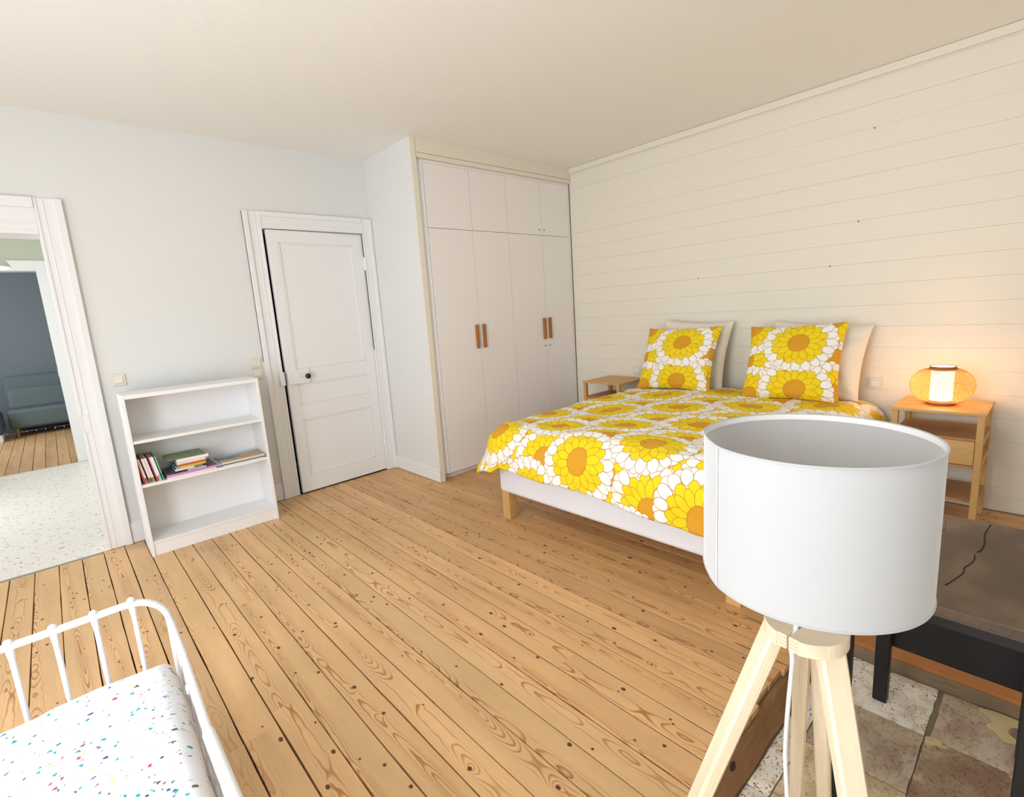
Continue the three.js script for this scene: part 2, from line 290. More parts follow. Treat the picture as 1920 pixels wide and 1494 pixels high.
function windowUnit(w, z) {
  const g = structGroup('window_' + ++nWin), mid = (w.x0 + w.x1) / 2, f = 0.05;
  mesh('window_frame', [box(w.x0, w.x0 + f, w.y0, w.y1, z, z + 0.06), box(w.x1 - f, w.x1, w.y0, w.y1, z, z + 0.06), box(w.x0, w.x1, w.y0, w.y0 + f, z, z + 0.06), box(w.x0, w.x1, w.y1 - f, w.y1, z, z + 0.06), box(mid - f / 2, mid + f / 2, w.y0, w.y1, z, z + 0.06)], M.trim, g);
  for (const [a, b] of [[w.x0 + f, mid - f / 2], [mid + f / 2, w.x1 - f]]) mesh('pane', box(a, b, w.y0 + f, w.y1 - f, z + 0.028, z + 0.032), M.glass, g);
}
windowUnit(W1, ZF + 0.08); windowUnit(W2, ZF + 0.08);

// board wall behind the bed, one mesh per plank
{
  const g = structGroup('wall_back');
  mesh('backing', box(-WX, XR + 0.2, SUNK - 0.1, H, -0.2, -0.017), M.plank, g);
  const y = [0]; for (let k = 0; k < 19; k++) y.push(0.154 + 0.1442 * k); y[y.length - 1] = Math.min(y[y.length - 1], H); if (y[y.length - 1] < H - 0.01) y.push(H);
  reseed(5);
  for (let k = 0; k + 1 < y.length; k++) { const p = rr(-0.0014, 0.0006); mesh('wall_plank', box(0.70, XR, y[k] + 0.0002, y[k + 1] - 0.0002, -0.0165, p, 0.0013), M.plank, g); }
}
struct('baseboard_back', [box(0.76, XR, 0.005, 0.1, 0.0015, 0.018, 0.004)], M.plank);
struct('trim_1', [box(0.76, XR, H - 0.052, H - 0.001, 0.0015, 0.022, 0.006)], M.plank).userData.label = 'slim white cornice strip between board wall and ceiling';
for (const [x, y] of [[1641, 240], [1610, 415], [1557, 499], [1310, 521]].map(([px, py]) => { const d = V((px - 960) / 944.6, -(py - 747) / 944.6, -1).applyEuler(camera.rotation), t = -camera.position.z / d.z; return [camera.position.x + d.x * t, camera.position.y + d.y * t]; })) {
  const n = y > 2.1 ? 'uppermost small nail in the white board wall' : y > 1.7 ? 'second highest small nail in the white board wall, below the uppermost' : x > 2.4 ? 'small nail in the white board wall above the right bed pillow' : 'small nail in the white board wall above the left bed pillow';
  tag(mesh('nail', [rod([x, y, -0.012], [x, y - 0.001, 0.012], 0.0022, 8), rod([x, y - 0.001, 0.012], [x, y - 0.001, 0.0135], 0.0042, 10)], M.hole), n, 'nail', 'nails in the board wall');
}

// built-in wardrobe niche: side wall, corner post, frieze
const WD = 1.89, WF = 0.76;
struct('wall_wardrobe_side', [box(0, WF - 0.012, 0, H, 1.845, WD)], M.wall);
struct('trim_2', [box(WF - 0.012, WF, 0, H, 1.842, WD - 0.0005, 0.002)], M.cream).userData.label = 'cream edge post at the wardrobe corner';
struct('trim_3', [box(0.70, WF, 2.706, H, 0.006, 1.838, 0.002), box(0.70, WF - 0.003, 2.668, 2.7035, 0.006, 1.838, 0.002)], M.cream).userData.label = 'cream board frieze above the wardrobe doors';
struct('baseboard_wardrobe', [box(0.0, WF + 0.004, 0.003, 0.112, WD, WD + 0.012, 0.003), box(0.0, WF + 0.004, 0.112, 0.12, WD, WD + 0.007, 0.002)], M.trim);

{
  const w = thing('wardrobe', 'tall built-in wardrobe with eight plain off-white doors and brown bar handles', 'wardrobe', [0, 0, 0]);
  mesh('carcass', [box(0.02, 0.715, 0.05, 2.64, 0.02, 1.80)], M.cupboard, w);
  mesh('side_filler', [box(0.70, 0.728, 0.05, 2.667, 1.784, 1.841, 0.002), box(0.70, 0.738, 0.05, 2.667, 1.779, 1.786, 0.002)], M.white, w);
  mesh('top_filler', [box(0.70, 0.732, 2.642, 2.667, 0.004, 1.779, 0.002)], M.cupboard, w);
  mesh('end_filler', [box(0.70, 0.737, 0.05, 2.64, 0.004, 0.03, 0.002)], M.cupboard, w);
  mesh('edge_gap', box(0.7375, 0.7435, 0.05, 2.665, 0.0012, 0.0045), M.hole, w);
  mesh('plinth', [box(0.66, 0.695, 0.0, 0.048, 0.004, 1.838, 0.001)], M.cupboard, w);
  const z = [1.776, 1.316, 0.893, 0.441, 0.032], g = 0.0018;
  for (let k = 0; k < 4; k++) for (const up of [0, 1]) {
    const d = mesh(up ? 'upper_door' : 'door', box(0.717, 0.74, up ? 2.141 + g : 0.052, up ? 2.64 : 2.141 - g, z[k + 1] + g, z[k] - g, 0.0015), M.cupboard, w);
    const side = k % 2 ? z[k] : z[k + 1], s = k % 2 ? -1 : 1;
    if (!up) mesh('handle', uvBox(new RoundedBoxGeometry(0.024, 0.212, 0.026, 2, 0.004).translate(0.753, 1.222 + (k > 1 ? 0.008 : 0), side + s * 0.041), 'y'), M.handle, d);
    if (k > 1) mesh('screw_hole', rod([0.737, up ? 2.192 : 1.055, side + s * 0.034], [0.7415, up ? 2.192 : 1.055, side + s * 0.034], 0.0075, 12), M.hole, d);
  }
}

// moulded door casing on the left wall: z0..z1 opening, widths
function casing(name, z0, z1, h, wl, wr, wt, label) {
  const g = structGroup(name, label), st = [[0, 1, 0.016], [0.72, 1, 0.03], [0.0, 0.12, 0.022], [0.3, 0.36, 0.019]];
  const piece = (n, f) => mesh(n, st.map(f), M.trim, g);
  piece('casing_side', ([a, b, t]) => box(-0.004, t, 0.002, h + wt, z1 + a * wl, z1 + b * wl, 0.003));
  piece('casing_side', ([a, b, t]) => box(-0.004, t, 0.002, h + wt, z0 - b * wr, z0 - a * wr, 0.003));
  piece('casing_head', ([a, b, t]) => box(-0.004, t, h + a * wt, h + b * wt, z0, z1, 0.003));
  return g;
}
casing('trim_4', D1.z0, D1.z1, D1.h, 0.128, 0.098, 0.127, 'moulded white casing of the panelled door');
const dcas = casing('trim_5', DW.z0, DW.z1, DW.h, 0.13, 0.135, 0.216, 'moulded white casing of the open doorway');
mesh('strike_plate', [box(0.014, 0.026, 0.83, 0.945, 4.126, 4.131, 0.001), box(0.012, 0.021, 0.83, 0.945, 4.085, 4.129, 0.002)], M.trim, dcas);
struct('baseboard_left', [box(0, 0.014, 0.003, 0.14, D1.z1 + 0.13, DW.z0 - 0.137, 0.003), box(0, 0.009, 0.14, 0.15, D1.z1 + 0.13, DW.z0 - 0.137, 0.002), box(0, 0.014, 0.003, 0.14, DW.z1 + 0.13, ZF, 0.003)], M.trim);
struct('trim_6', [box(-WX - 0.01, -0.001, 0, D1.h + 0.02, D1.z1 - 0.004, D1.z1 + 0.012), box(-WX - 0.01, -0.001, 0, D1.h + 0.02, D1.z0 - 0.012, D1.z0 + 0.002), box(-WX - 0.01, -0.001, D1.h - 0.004, D1.h + 0.012, D1.z0, D1.z1)], M.trim).userData.label = 'white jamb lining of the panelled door';

// panelled door, hinged on its far side and standing a finger open
{
  const d = structGroup('door_1', 'white three-panel door with a dark round knob, slightly ajar');
  d.position.set(-0.003, 0, D1.z0 + 0.004); d.rotation.y = 0.034;
  const Wd = 0.812, T = 0.036, B = 0.012, Tp = 2.182, s0 = 0.098, s1 = 0.082, rails = [[B, 0.155], [0.64, 0.767], [0.947, 1.07], [2.085, Tp]];
  mesh('door_leaf', [box(-T, 0, B, Tp, 0, s0, 0.002), box(-T, 0, B, Tp, Wd - s1, Wd, 0.004), ...rails.map(([a, b]) => box(-T, -0.0006, a, b, s0 - 0.002, Wd - s1 + 0.002, 0.0015))], M.trim, d);
  for (const [a, b] of [[0.155, 0.64], [0.767, 0.947], [1.07, 2.085]]) {
    const z0 = s0, z1 = Wd - s1, p = mesh('panel', box(-T + 0.008, -0.011, a - 0.002, b + 0.002, z0 - 0.002, z1 + 0.002), M.trim, d);
    mesh('moulding', [box(-0.014, -0.003, a, a + 0.014, z0, z1, 0.004), box(-0.014, -0.003, b - 0.014, b, z0, z1, 0.004), box(-0.014, -0.003, a, b, z0, z0 + 0.014, 0.004), box(-0.014, -0.003, a, b, z1 - 0.014, z1, 0.004)], M.trim, p);
  }
  const lock = mesh('rim_lock', [box(0, 0.019, 0.948, 1.064, Wd - 0.185, Wd - 0.002, 0.003), rod([0.018, 1.007, Wd - 0.085], [0.024, 1.007, Wd - 0.085], 0.012, 16), rod([0.018, 1.007, Wd - 0.012], [0.021, 1.007, Wd - 0.012], 0.005, 10)], M.trim, d);
  mesh('knob', [rod([0.018, 1.007, Wd - 0.155], [0.045, 1.007, Wd - 0.155], 0.011, 14), ball(0.056, 1.007, Wd - 0.155, 0.0235, 0.72, 1, 1)], M.knob, lock);
  for (const y of [0.30, 1.93]) mesh('hinge', [cyl(0.008, y - 0.045, y + 0.045, -0.003, 0.008), ball(0.008, y + 0.049, -0.003, 0.009), ball(0.008, y - 0.049, -0.003, 0.009)], M.trim, d);
  mesh('lock_keeper', box(0.001, 0.022, 0.95, 1.06, Wd + 0.022, Wd + 0.058, 0.003), M.trim, d);
}
struct('wall_closet', [box(-1.05, -1, 0, 2.5, 1.7, 3.0), box(-1, -WX, 0, 2.5, 1.7, 1.75), box(-1, -WX, 0, 2.5, 2.95, 3.0), box(-1, -WX, 2.45, 2.5, 1.75, 2.95), box(-1, -0.0005, -0.05, -0.001, 1.98, 2.85)], M.dark);  // added unseen box behind the door, blocks sky light and keeps the gap dark

// ---------------------------------------------------------------- floors
const PITCH = 0.11435, Z_REF = 4.617, EDGE = 3.69, STEP_Z = 1.70, BAY_Z = 3.12, BAY_X = 3.6;
// a floor board from x0 to x1 with slightly wandering edges; uv picks one plank of the atlas
function boardGeo(x0, x1, z0, z1, row, shift, tint, thick = 0.024) {
  const n = Math.max(6, Math.round((x1 - x0) / 0.07)), pos = [], uv = [], col = [], idx = [], g0 = rr(-0.0002, 0.0012), g1 = rr(-0.0002, 0.0012), sd = Math.floor(rnd() * 1e5), dy = rr(-0.0008, 0.0006), w = z1 - z0;
  const prof = [[0, -thick], [0, -0.0012], [0.0012, 0], [0.0012, 0, 1], [0, -0.0012, 1], [0, -thick, 1]];
  for (let i = 0; i <= n; i++) {
    const x = mix(x0, x1, i / n), a = z0 + 0.0016 + g0 + 0.0034 * Math.max(0, noise(x * 5, 1, sd) - 0.42), b = z1 - 0.0016 - g1 - 0.0034 * Math.max(0, noise(x * 5, 2, sd + 3) - 0.42);
    for (const [c, y, far] of prof) {
      const z = far ? b - c : a + c; pos.push(x, y + dy, z); uv.push((x + shift) / 4, (row + 0.03 + 0.94 * Math.min(1, Math.max(0, (z - z0) / w))) / ROWS); col.push(...tint);
    }
  }
  const k = prof.length;
  for (let i = 0; i < n; i++) for (let j = 0; j < k; j++) { const p = i * k + j, q = i * k + ((j + 1) % k); idx.push(p, q, q + k, p, q + k, p + k); }
  for (let j = 1; j + 1 < k; j++) { idx.push(0, j + 1, j); idx.push(n * k, n * k + j, n * k + j + 1); }
  let g = new THREE.BufferGeometry(); g.setAttribute('position', new THREE.Float32BufferAttribute(pos, 3)); g.setAttribute('uv', new THREE.Float32BufferAttribute(uv, 2)); g.setAttribute('color', new THREE.Float32BufferAttribute(col, 3)); g.setIndex(idx);
  g = g.toNonIndexed(); g.computeVertexNormals(); return g;
}
const floor = structGroup('floor');
{
  reseed(19);
  mesh('subfloor', [box(-0.02, BAY_X - 0.02, -0.1, -0.0255, 0, ZF), box(BAY_X - 0.02, EDGE - 0.03, -0.1, -0.0255, 0, BAY_Z), box(EDGE - 0.03, XR, -0.1, -0.0255, 0, STEP_Z - 0.03)], M.dark, floor);
  const zs = []; for (let z = Z_REF; z > 0.02; z -= PITCH) zs.unshift(z); for (let z = Z_REF + PITCH; z < ZF; z += PITCH) zs.push(z); zs.unshift(0.001); zs.push(ZF);
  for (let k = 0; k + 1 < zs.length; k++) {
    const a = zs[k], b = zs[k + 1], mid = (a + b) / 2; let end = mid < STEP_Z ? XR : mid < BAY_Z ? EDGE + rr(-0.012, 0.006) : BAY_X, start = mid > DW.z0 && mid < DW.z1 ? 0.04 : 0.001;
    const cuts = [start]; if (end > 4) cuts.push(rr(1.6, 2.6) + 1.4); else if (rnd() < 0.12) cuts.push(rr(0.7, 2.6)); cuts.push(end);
    for (let c = 0; c + 1 < cuts.length; c++) { const t = rr(0.93, 1.02), y = rr(-0.02, 0.02), w = Math.min(1, Math.max(0, (mid < 2.5 ? 1 : mid < 3 ? 0.45 : 0) + rr(-0.15, 0.15))); mesh('floor_board', boardGeo(cuts[c] + (c ? 0.0008 : 0), cuts[c + 1], a, b, Math.floor(rnd() * ROWS), rnd() * 4, [t * (1 - 0.08 * w), t * (1 + y * 0.4) * (1 - 0.17 * w), t * (1 - Math.abs(y)) * (1 - 0.27 * w)]), M.floor, floor); }  // boards by the bed tinted darker and redder: bedside shade put into the colour
  }
}
struct('trim_7', [box(0.0, 0.036, -0.05, -0.004, DW.z0 - 0.004, DW.z1 + 0.004, 0.002)], M.concrete).userData.label = 'grey concrete threshold strip under the open doorway';
// beam under the board ends, its face battered and worn
{
  const s = new THREE.Shape(); s.moveTo(EDGE - 0.06, SUNK - 0.06); s.lineTo(EDGE - 0.06, -0.026); s.lineTo(EDGE - 0.006, -0.026); s.lineTo(EDGE + 0.012, -0.036); s.lineTo(EDGE + 0.048, SUNK + 0.004); s.lineTo(EDGE + 0.048, SUNK - 0.06); s.closePath();
  const L = BAY_Z - STEP_Z, g = new THREE.ExtrudeGeometry(s, { depth: L, bevelEnabled: false, steps: 60 }).toNonIndexed(); g.translate(0, 0, STEP_Z);
  const p = g.attributes.position; for (let i = 0; i < p.count; i++) { const z = p.getZ(i), y = p.getY(i), x = p.getX(i); if (x > EDGE - 0.02 && y > SUNK - 0.01) { const n = (fbm(z * 7, y * 25, 5, 3) - 0.5); p.setX(i, x + n * 0.012); if (y > -0.05) p.setY(i, y - Math.max(0, fbm(z * 11, 2, 9, 3) - 0.45) * 0.03); } }
  g.computeVertexNormals(); struct('trim_8', uvBox(g, 'z'), M.beam).userData.label = 'worn dark brown beam along the edge of the board floor';
  struct('trim_9', [box(EDGE + 0.046, XR, -0.0665, -0.052, STEP_Z - 0.01, 1.879, 0.003)], M.stepTop).userData.label = 'orange-brown wooden step board at the sunken stone floor';
  struct('trim_10', [box(EDGE + 0.046, XR, SUNK - 0.04, -0.067, 1.70, 1.8785, 0.002)], M.stepFace).userData.label = 'grey-brown lower board of the step';
  struct('trim_11', [box(EDGE + 0.046, XR, SUNK - 0.04, -0.0265, 1.655, 1.688, 0.002)], M.beam).userData.label = 'riser board behind the step';
  struct('trim_12', [box(BAY_X - 0.03, BAY_X - 0.002, SUNK - 0.05, -0.0265, BAY_Z, ZF), box(BAY_X - 0.002, EDGE + 0.02, SUNK - 0.05, -0.0265, BAY_Z - 0.02, BAY_Z)], M.beam).userData.label = 'riser boards of the window bay';
}
// sunken stone floor
{
  const g = structGroup('floor_stone'); reseed(23);
  mesh('mortar_bed', [box(BAY_X - 0.03, XR, SUNK - 0.1, SUNK - 0.008, 1.66, ZF)], M.mortar, g);
  const cs = [3.60, 3.812, 4.107, 4.41, 4.71, 5.0, XR - 0.002], rs = [1.884, 2.178, 2.475, 2.775, 3.08];
  for (let j = 0; j + 1 < rs.length; j++) for (let i = 0; i + 1 < cs.length; i++) {
    let a = cs[i], b = cs[i + 1], c = rs[j], d = rs[j + 1]; if (i === 0) a = EDGE + 0.052;
    if (j === 0 && i === 2) { a += 0.012; }
    const m = j === 0 && i <= 1 ? M.travertine : j === 0 && i === 2 ? M.stoneB : j === 1 && i === 2 ? M.stoneC : i === 0 ? M.travertine : [M.stoneA, M.stoneD, M.stoneB, M.stoneC][(i * 3 + j * 2 + 1) % 4];
    const t = mesh('stone_tile', stoneGeo(a + 0.0025, b - 0.0025, c + 0.0025, d - 0.0025, j * 7 + i), m, g);
  }
  for (let z = 3.084; z < ZF - 0.1; z += 0.47) for (let x = BAY_X + 0.01; x < XR - 0.1; x += 0.47) mesh('stone_tile', stoneGeo(x + 0.004, Math.min(XR - 0.005, x + 0.462), z + 0.004, Math.min(ZF - 0.005, z + 0.462), Math.floor(z * 31 + x * 17)), [M.stoneA, M.stoneD, M.stoneB][Math.floor(rnd() * 3)], g);
  // cement repairs on the right-hand tile
  const blob = (pts, y, mat, name) => { const s = new THREE.Shape(); const cv = new THREE.CatmullRomCurve3(pts.map(([x, z]) => V(x, z, 0)), true).getPoints(60); s.setFromPoints(cv.map((p) => new THREE.Vector2(p.x, -p.y))); const e = new THREE.ExtrudeGeometry(s, { depth: 0.004, bevelEnabled: true, bevelSize: 0.0015, bevelThickness: 0.001, bevelSegments: 1 }); e.rotateX(-Math.PI / 2); e.translate(0, y, 0); mesh(name, uvBox(e.toNonIndexed(), 'x'), mat, g); };
  blob([[4.22, 1.905], [4.27, 1.89], [4.34, 1.893], [4.42, 1.90], [4.42, 1.92], [4.36, 1.925], [4.31, 1.94], [4.305, 1.985], [4.33, 2.01], [4.30, 2.03], [4.275, 2.0], [4.25, 1.985], [4.262, 1.955], [4.25, 1.93]], SUNK - 0.001, M.cement, 'cement_patch');
  blob([[4.315, 1.945], [4.36, 1.93], [4.44, 1.935], [4.44, 2.02], [4.36, 2.01], [4.32, 1.985]], SUNK - 0.0015, M.mauve, 'mauve_patch');
  blob([[4.112, 2.18], [4.15, 2.17], [4.15, 2.195], [4.115, 2.20]], SUNK - 0.003, M.cement, 'cement_patch');
}
function stoneGeo(x0, x1, z0, z1, s) {
  const nx = 10, nz = 10, g = new THREE.BoxGeometry(x1 - x0, 0.03, z1 - z0, nx, 1, nz).toNonIndexed(); g.translate((x0 + x1) / 2, SUNK - 0.015, (z0 + z1) / 2);
  const p = g.attributes.position, dy = (hash(s, 3, 1) - 0.5) * 0.003;
  for (let i = 0; i < p.count; i++) {
    let x = p.getX(i), y = p.getY(i), z = p.getZ(i); const e = Math.min(x - x0, x1 - x, z - z0, z1 - z);
    x += (noise(x * 40, z * 40, s) - 0.5) * 0.005 * (e < 0.001 ? 1 : 0.2); z += (noise(x * 40 + 9, z * 40, s + 4) - 0.5) * 0.005 * (e < 0.001 ? 1 : 0.2);
    if (y > SUNK - 0.01) y += dy + (noise(x * 25, z * 25, s + 8) - 0.5) * 0.0016 - (e < 0.001 ? 0.0025 : 0); p.setXYZ(i, x, y, z);
  }
  g.computeVertexNormals(); uvBox(g, 'x'); const q = g.attributes.uv, f = hash(s, 1, 7) > 0.5, e = hash(s, 2, 7) > 0.5, k = 0.29 / Math.max(x1 - x0, z1 - z0, 0.29);
  for (let i = 0; i < p.count; i++) { const a = (p.getX(i) - x0 + 0.004) * k, b = (p.getZ(i) - z0 + 0.004) * k; q.setXY(i, f ? 0.3 - a : a, e ? 0.3 - b : b); }
  return g;
}

// ---------------------------------------------------------------- hall and far room seen through the doorway
const HX = -3.455;
struct('floor_hall', [box(HX, 0.0, -0.1, 0, 3.0, ZF)], M.terrazzo);
struct('ceiling_hall', [box(HX - 0.15, -WX, 2.654, 2.8, 3.0, ZF + 0.2)], M.ceiling);
wallWithOpenings('wall_hall_front', HX - 0.15, -WX, -0.1, 2.654, ZF, ZF + 0.2, [{ x0: -2.5, x1: -1.0, y0: 0.4, y1: 2.4 }], M.wall);
windowUnit({ x0: -2.5, x1: -1.0, y0: 0.4, y1: 2.4 }, ZF + 0.08);
struct('wall_hall_back', [box(HX, -WX, 0, 2.654, 2.95, 3.0)], M.sage);
struct('wall_hall_left', [box(HX - 0.15, HX, 0, 2.654, 2.95, 4.165), box(HX - 0.15, HX, 2.204, 2.654, 4.165, 5.05), box(HX - 0.15, HX, 0, 2.654, 5.05, ZF)], M.sage);
const hc = structGroup('trim_13', 'white casing of the doorway beyond the hall');
mesh('casing_side', [box(HX - 0.16, HX + 0.02, 0.002, 2.315, 4.02, 4.165, 0.004)], M.trim, hc); mesh('casing_side', [box(HX - 0.16, HX + 0.02, 0.002, 2.315, 5.05, 5.19, 0.004)], M.trim, hc); mesh('casing_head', [box(HX - 0.16, HX + 0.02, 2.204, 2.315, 4.165, 5.05, 0.004)], M.trim, hc);
mesh('strike_plate', [box(HX + 0.004, HX + 0.022, 1.02, 1.1, 4.163, 4.170, 0.001)], M.switchy, hc);
const FX = -7.05;
{
  const g = structGroup('floor_far'); reseed(77);
  mesh('subfloor', [box(FX, HX, -0.1, -0.0255, 2.4, ZF)], M.dark, g);
  for (let z = 3.2; z < 5.6; z += 0.114) { const t = rr(0.85, 1); mesh('floor_board', boardGeo(FX + 0.002, HX - 0.01, z, z + 0.114, Math.floor(rnd() * ROWS), rnd() * 4, [t, t, t]), M.floor, g); }
}
struct('wall_far', [box(FX - 0.15, FX, 0, 2.7, 2.4, ZF)], M.blueWall);
struct('wall_far_back', [box(FX, HX - 0.15, 0, 2.7, 2.35, 2.4)], M.blueWall);
struct('ceiling_far', [box(FX - 0.15, HX - 0.15, 2.7, 2.85, 2.35, ZF + 0.2)], M.ceiling);
wallWithOpenings('wall_far_front', FX - 0.15, HX - 0.15, -0.1, 2.7, ZF, ZF + 0.2, [{ x0: -6.0, x1: -4.4, y0: 0.5, y1: 2.4 }], M.wall);
windowUnit({ x0: -6.0, x1: -4.4, y0: 0.5, y1: 2.4 }, ZF + 0.08);
{
  const s = thing('sofa', 'grey-green fabric sofa with short wooden legs in the far room', 'sofa', [-6.7, 0, 4.0]);
  mesh('seat', box(-0.32, 0.30, 0.13, 0.42, -0.95, 0.83, 0.05), M.sofa, s);
  mesh('backrest', new RoundedBoxGeometry(0.2, 0.55, 1.78, 4, 0.07).rotateZ(0.14).translate(-0.2, 0.64, -0.06), M.sofa, s);
  for (const z of [-0.42, 0.4]) mesh('back_cushion', new RoundedBoxGeometry(0.14, 0.34, 0.8, 4, 0.06).rotateZ(0.18).translate(-0.04, 0.56, z), M.sofa, s);
  for (const [x, z] of [[0.2, 0.76], [0.2, -0.85], [-0.24, 0.76], [-0.24, -0.85]]) mesh('leg', cyl(x, 0, 0.135, z, 0.012, 0.02, 14), M.oak, s);
  const p = thing('pouf', 'blue-grey upholstered seat beside the sofa, cut by the frame', 'pouf', [-6.35, 0, 5.16]);
  mesh('cushion', box(-0.25, 0.25, 0.1, 0.46, -0.28, 0.3, 0.08), M.pouf, p); mesh('base', box(-0.22, 0.22, 0, 0.11, -0.25, 0.27, 0.01), M.bedbase, p);
}
{
  const x = -1.7, z = 4.53, pr = [[0.001, 0.155], [0.06, 0.15], [0.13, 0.118], [0.18, 0.07], [0.205, 0.025], [0.21, 0.001]].map(([a, b]) => new THREE.Vector2(a, b));
  const t = thing('pendant_lamp', 'cream dome pendant lamp lit in the hall', 'lamp', [x, 2.055, z]);
  mesh('lamp_shade', new THREE.LatheGeometry([...pr, new THREE.Vector2(0.204, 0.002), new THREE.Vector2(0.175, 0.062), new THREE.Vector2(0.1, 0.128), new THREE.Vector2(0.001, 0.146)], 40), M.cream, t);
  mesh('cord', cyl(0, 0.15, 0.6, 0, 0.004), M.white, t);
  mesh('diffuser', new THREE.CylinderGeometry(0.196, 0.196, 0.008, 32).translate(0, 0.01, 0), std({ color: 0xffffff, emissive: 0xfff1dd, emissiveIntensity: 2.2 }), t);
  const l = new THREE.PointLight(0xffe9cc, 0.5); l.name = 'pendant_light'; l.position.set(0, -0.04, 0); l.castShadow = true; l.shadow.radius = 4; t.add(l);
}

// ---------------------------------------------------------------- bookcase and books
const BX = 0.405, BZ0 = 3.133, BZ1 = 3.931, BH = 1.075, SHELF = 0.487;
{
  const b = thing('bookcase', 'low white open bookcase with three bays against the left wall', 'bookcase');
  const x0 = 0.135, T = 0.018;
  mesh('side_panel', box(x0, BX, 0, BH, BZ0, BZ0 + T, 0.0012), M.white, b); mesh('side_panel', box(x0, BX, 0, BH, BZ1 - T, BZ1, 0.0012), M.white, b);
  const a = BZ0 + T + 0.0003, c = BZ1 - T - 0.0003;
  mesh('top_panel', box(x0, BX - 0.001, BH - 0.028, BH - 0.003, a, c, 0.0012), M.white, b);
  for (const y of [0.776, SHELF]) mesh('shelf', box(x0 + 0.006, BX - 0.006, y - 0.019, y, a, c, 0.0012), M.white, b);
  mesh('bottom_shelf', box(x0 + 0.006, BX - 0.003, 0.083, 0.101, a, c, 0.0012), M.white, b);
  mesh('plinth', box(BX - 0.04, BX - 0.008, 0.001, 0.0825, a, c, 0.0008), M.white, b);
  mesh('back_panel', box(x0, x0 + 0.005, 0.03, BH - 0.004, a, c), M.white, b);
}
const paper = std({ color: 0xe9e3d4, roughness: 0.9 });
const inks = {}; const ink = (c) => (inks[c] ??= std({ color: c, roughness: 0.45 }));
// book lying flat: length along z, thickness up, spine towards +x; or upright when stood
function book(label, cover, spine, L, D, T, group, extra) {
  const t = thing('book', label, 'book', [0, 0, 0], 0, group), c = 0.0016;
  mesh('cover', [box(-D, 0, 0, c, -L / 2, L / 2, 0.0006), box(-D, 0, T - c, T, -L / 2, L / 2, 0.0006)], cover.isMaterial ? cover : ink(cover), t);
  mesh('spine', box(-c, 0.0004, 0.0002, T - 0.0002, -L / 2 + 0.0004, L / 2 - 0.0004, 0.0006), spine.isMaterial ? spine : ink(spine), t);
  mesh('pages', box(-D + 0.004, -c, c, T - c, -L / 2 + 0.003, L / 2 - 0.003), paper, t);
  if (extra) mesh('band', box(0.0004, 0.0010, 0.0006, T - 0.0006, extra[1], extra[2]), ink(extra[0]), t);
  return t;
}
const UPG = 'upright books leaning at the left end of the bookcase shelf';
{
  const row = [
    [0xa32a2e, 0xb8322f, 0.0115, null, 'red paperback leaning outermost against the bookcase side'],
    [0x4b4a50, 0xe6e0d0, 0.013, [0x7d6f90, 0.045, 0.08], 'cream-spined book with a mauve foot, second from the bookcase side'],
    [0x8c2350, 0xb02a4e, 0.008, [0xe0cf4a, 0.055, 0.08], 'slim crimson book with a yellow foot in the leaning row'],
    [0x5f6b55, 0xebe8df, 0.014, [0xb02a33, 0.05, 0.08], 'white-spined book with a red foot in the leaning row'],
    [0x666a66, 0xe9e7e1, 0.014, [0x5fae3b, 0.05, 0.08], 'white-spined book with a green foot in the leaning row'],
    [0x9b2a4a, 0xa83a66, 0.008, [0xb5333a, 0.05, 0.08], 'slim plum-red book in the middle of the leaning row'],
    [0x3a3f46, 0xefece6, 0.011, [0xd0555b, 0.05, 0.08], 'white book with a coral foot beside the dark blue one'],
    [0x2f3a4a, 0xf0f2f2, 0.012, [0x8fcbe0, 0.04, 0.08], 'dark-covered white-spined book with a pale blue foot'],
    [0x6db58a, 0x8dca9a, 0.007, [0x4fae86, 0.03, 0.08], 'slim green book at the free end of the leaning row'],
  ];
  let z = 3.886; const lean = 0.155;
  for (const [cv, sp, T, ex, lab] of row) {
    const b = book(lab, cv, sp, 0.168, 0.2, T, UPG, ex);
    // stand it: length axis z becomes up, thickness towards -z
    b.rotation.set(Math.PI / 2 + lean, 0, 0); b.position.set(BX - 0.02 - hash(Math.round(z * 1e4), 1, 1) * 0.012, SHELF + 0.0005 + 0.084 * Math.cos(lean) + T * Math.sin(lean), z + 0.084 * Math.sin(lean));
    z -= T / Math.cos(lean) + 0.0008;
  }
}
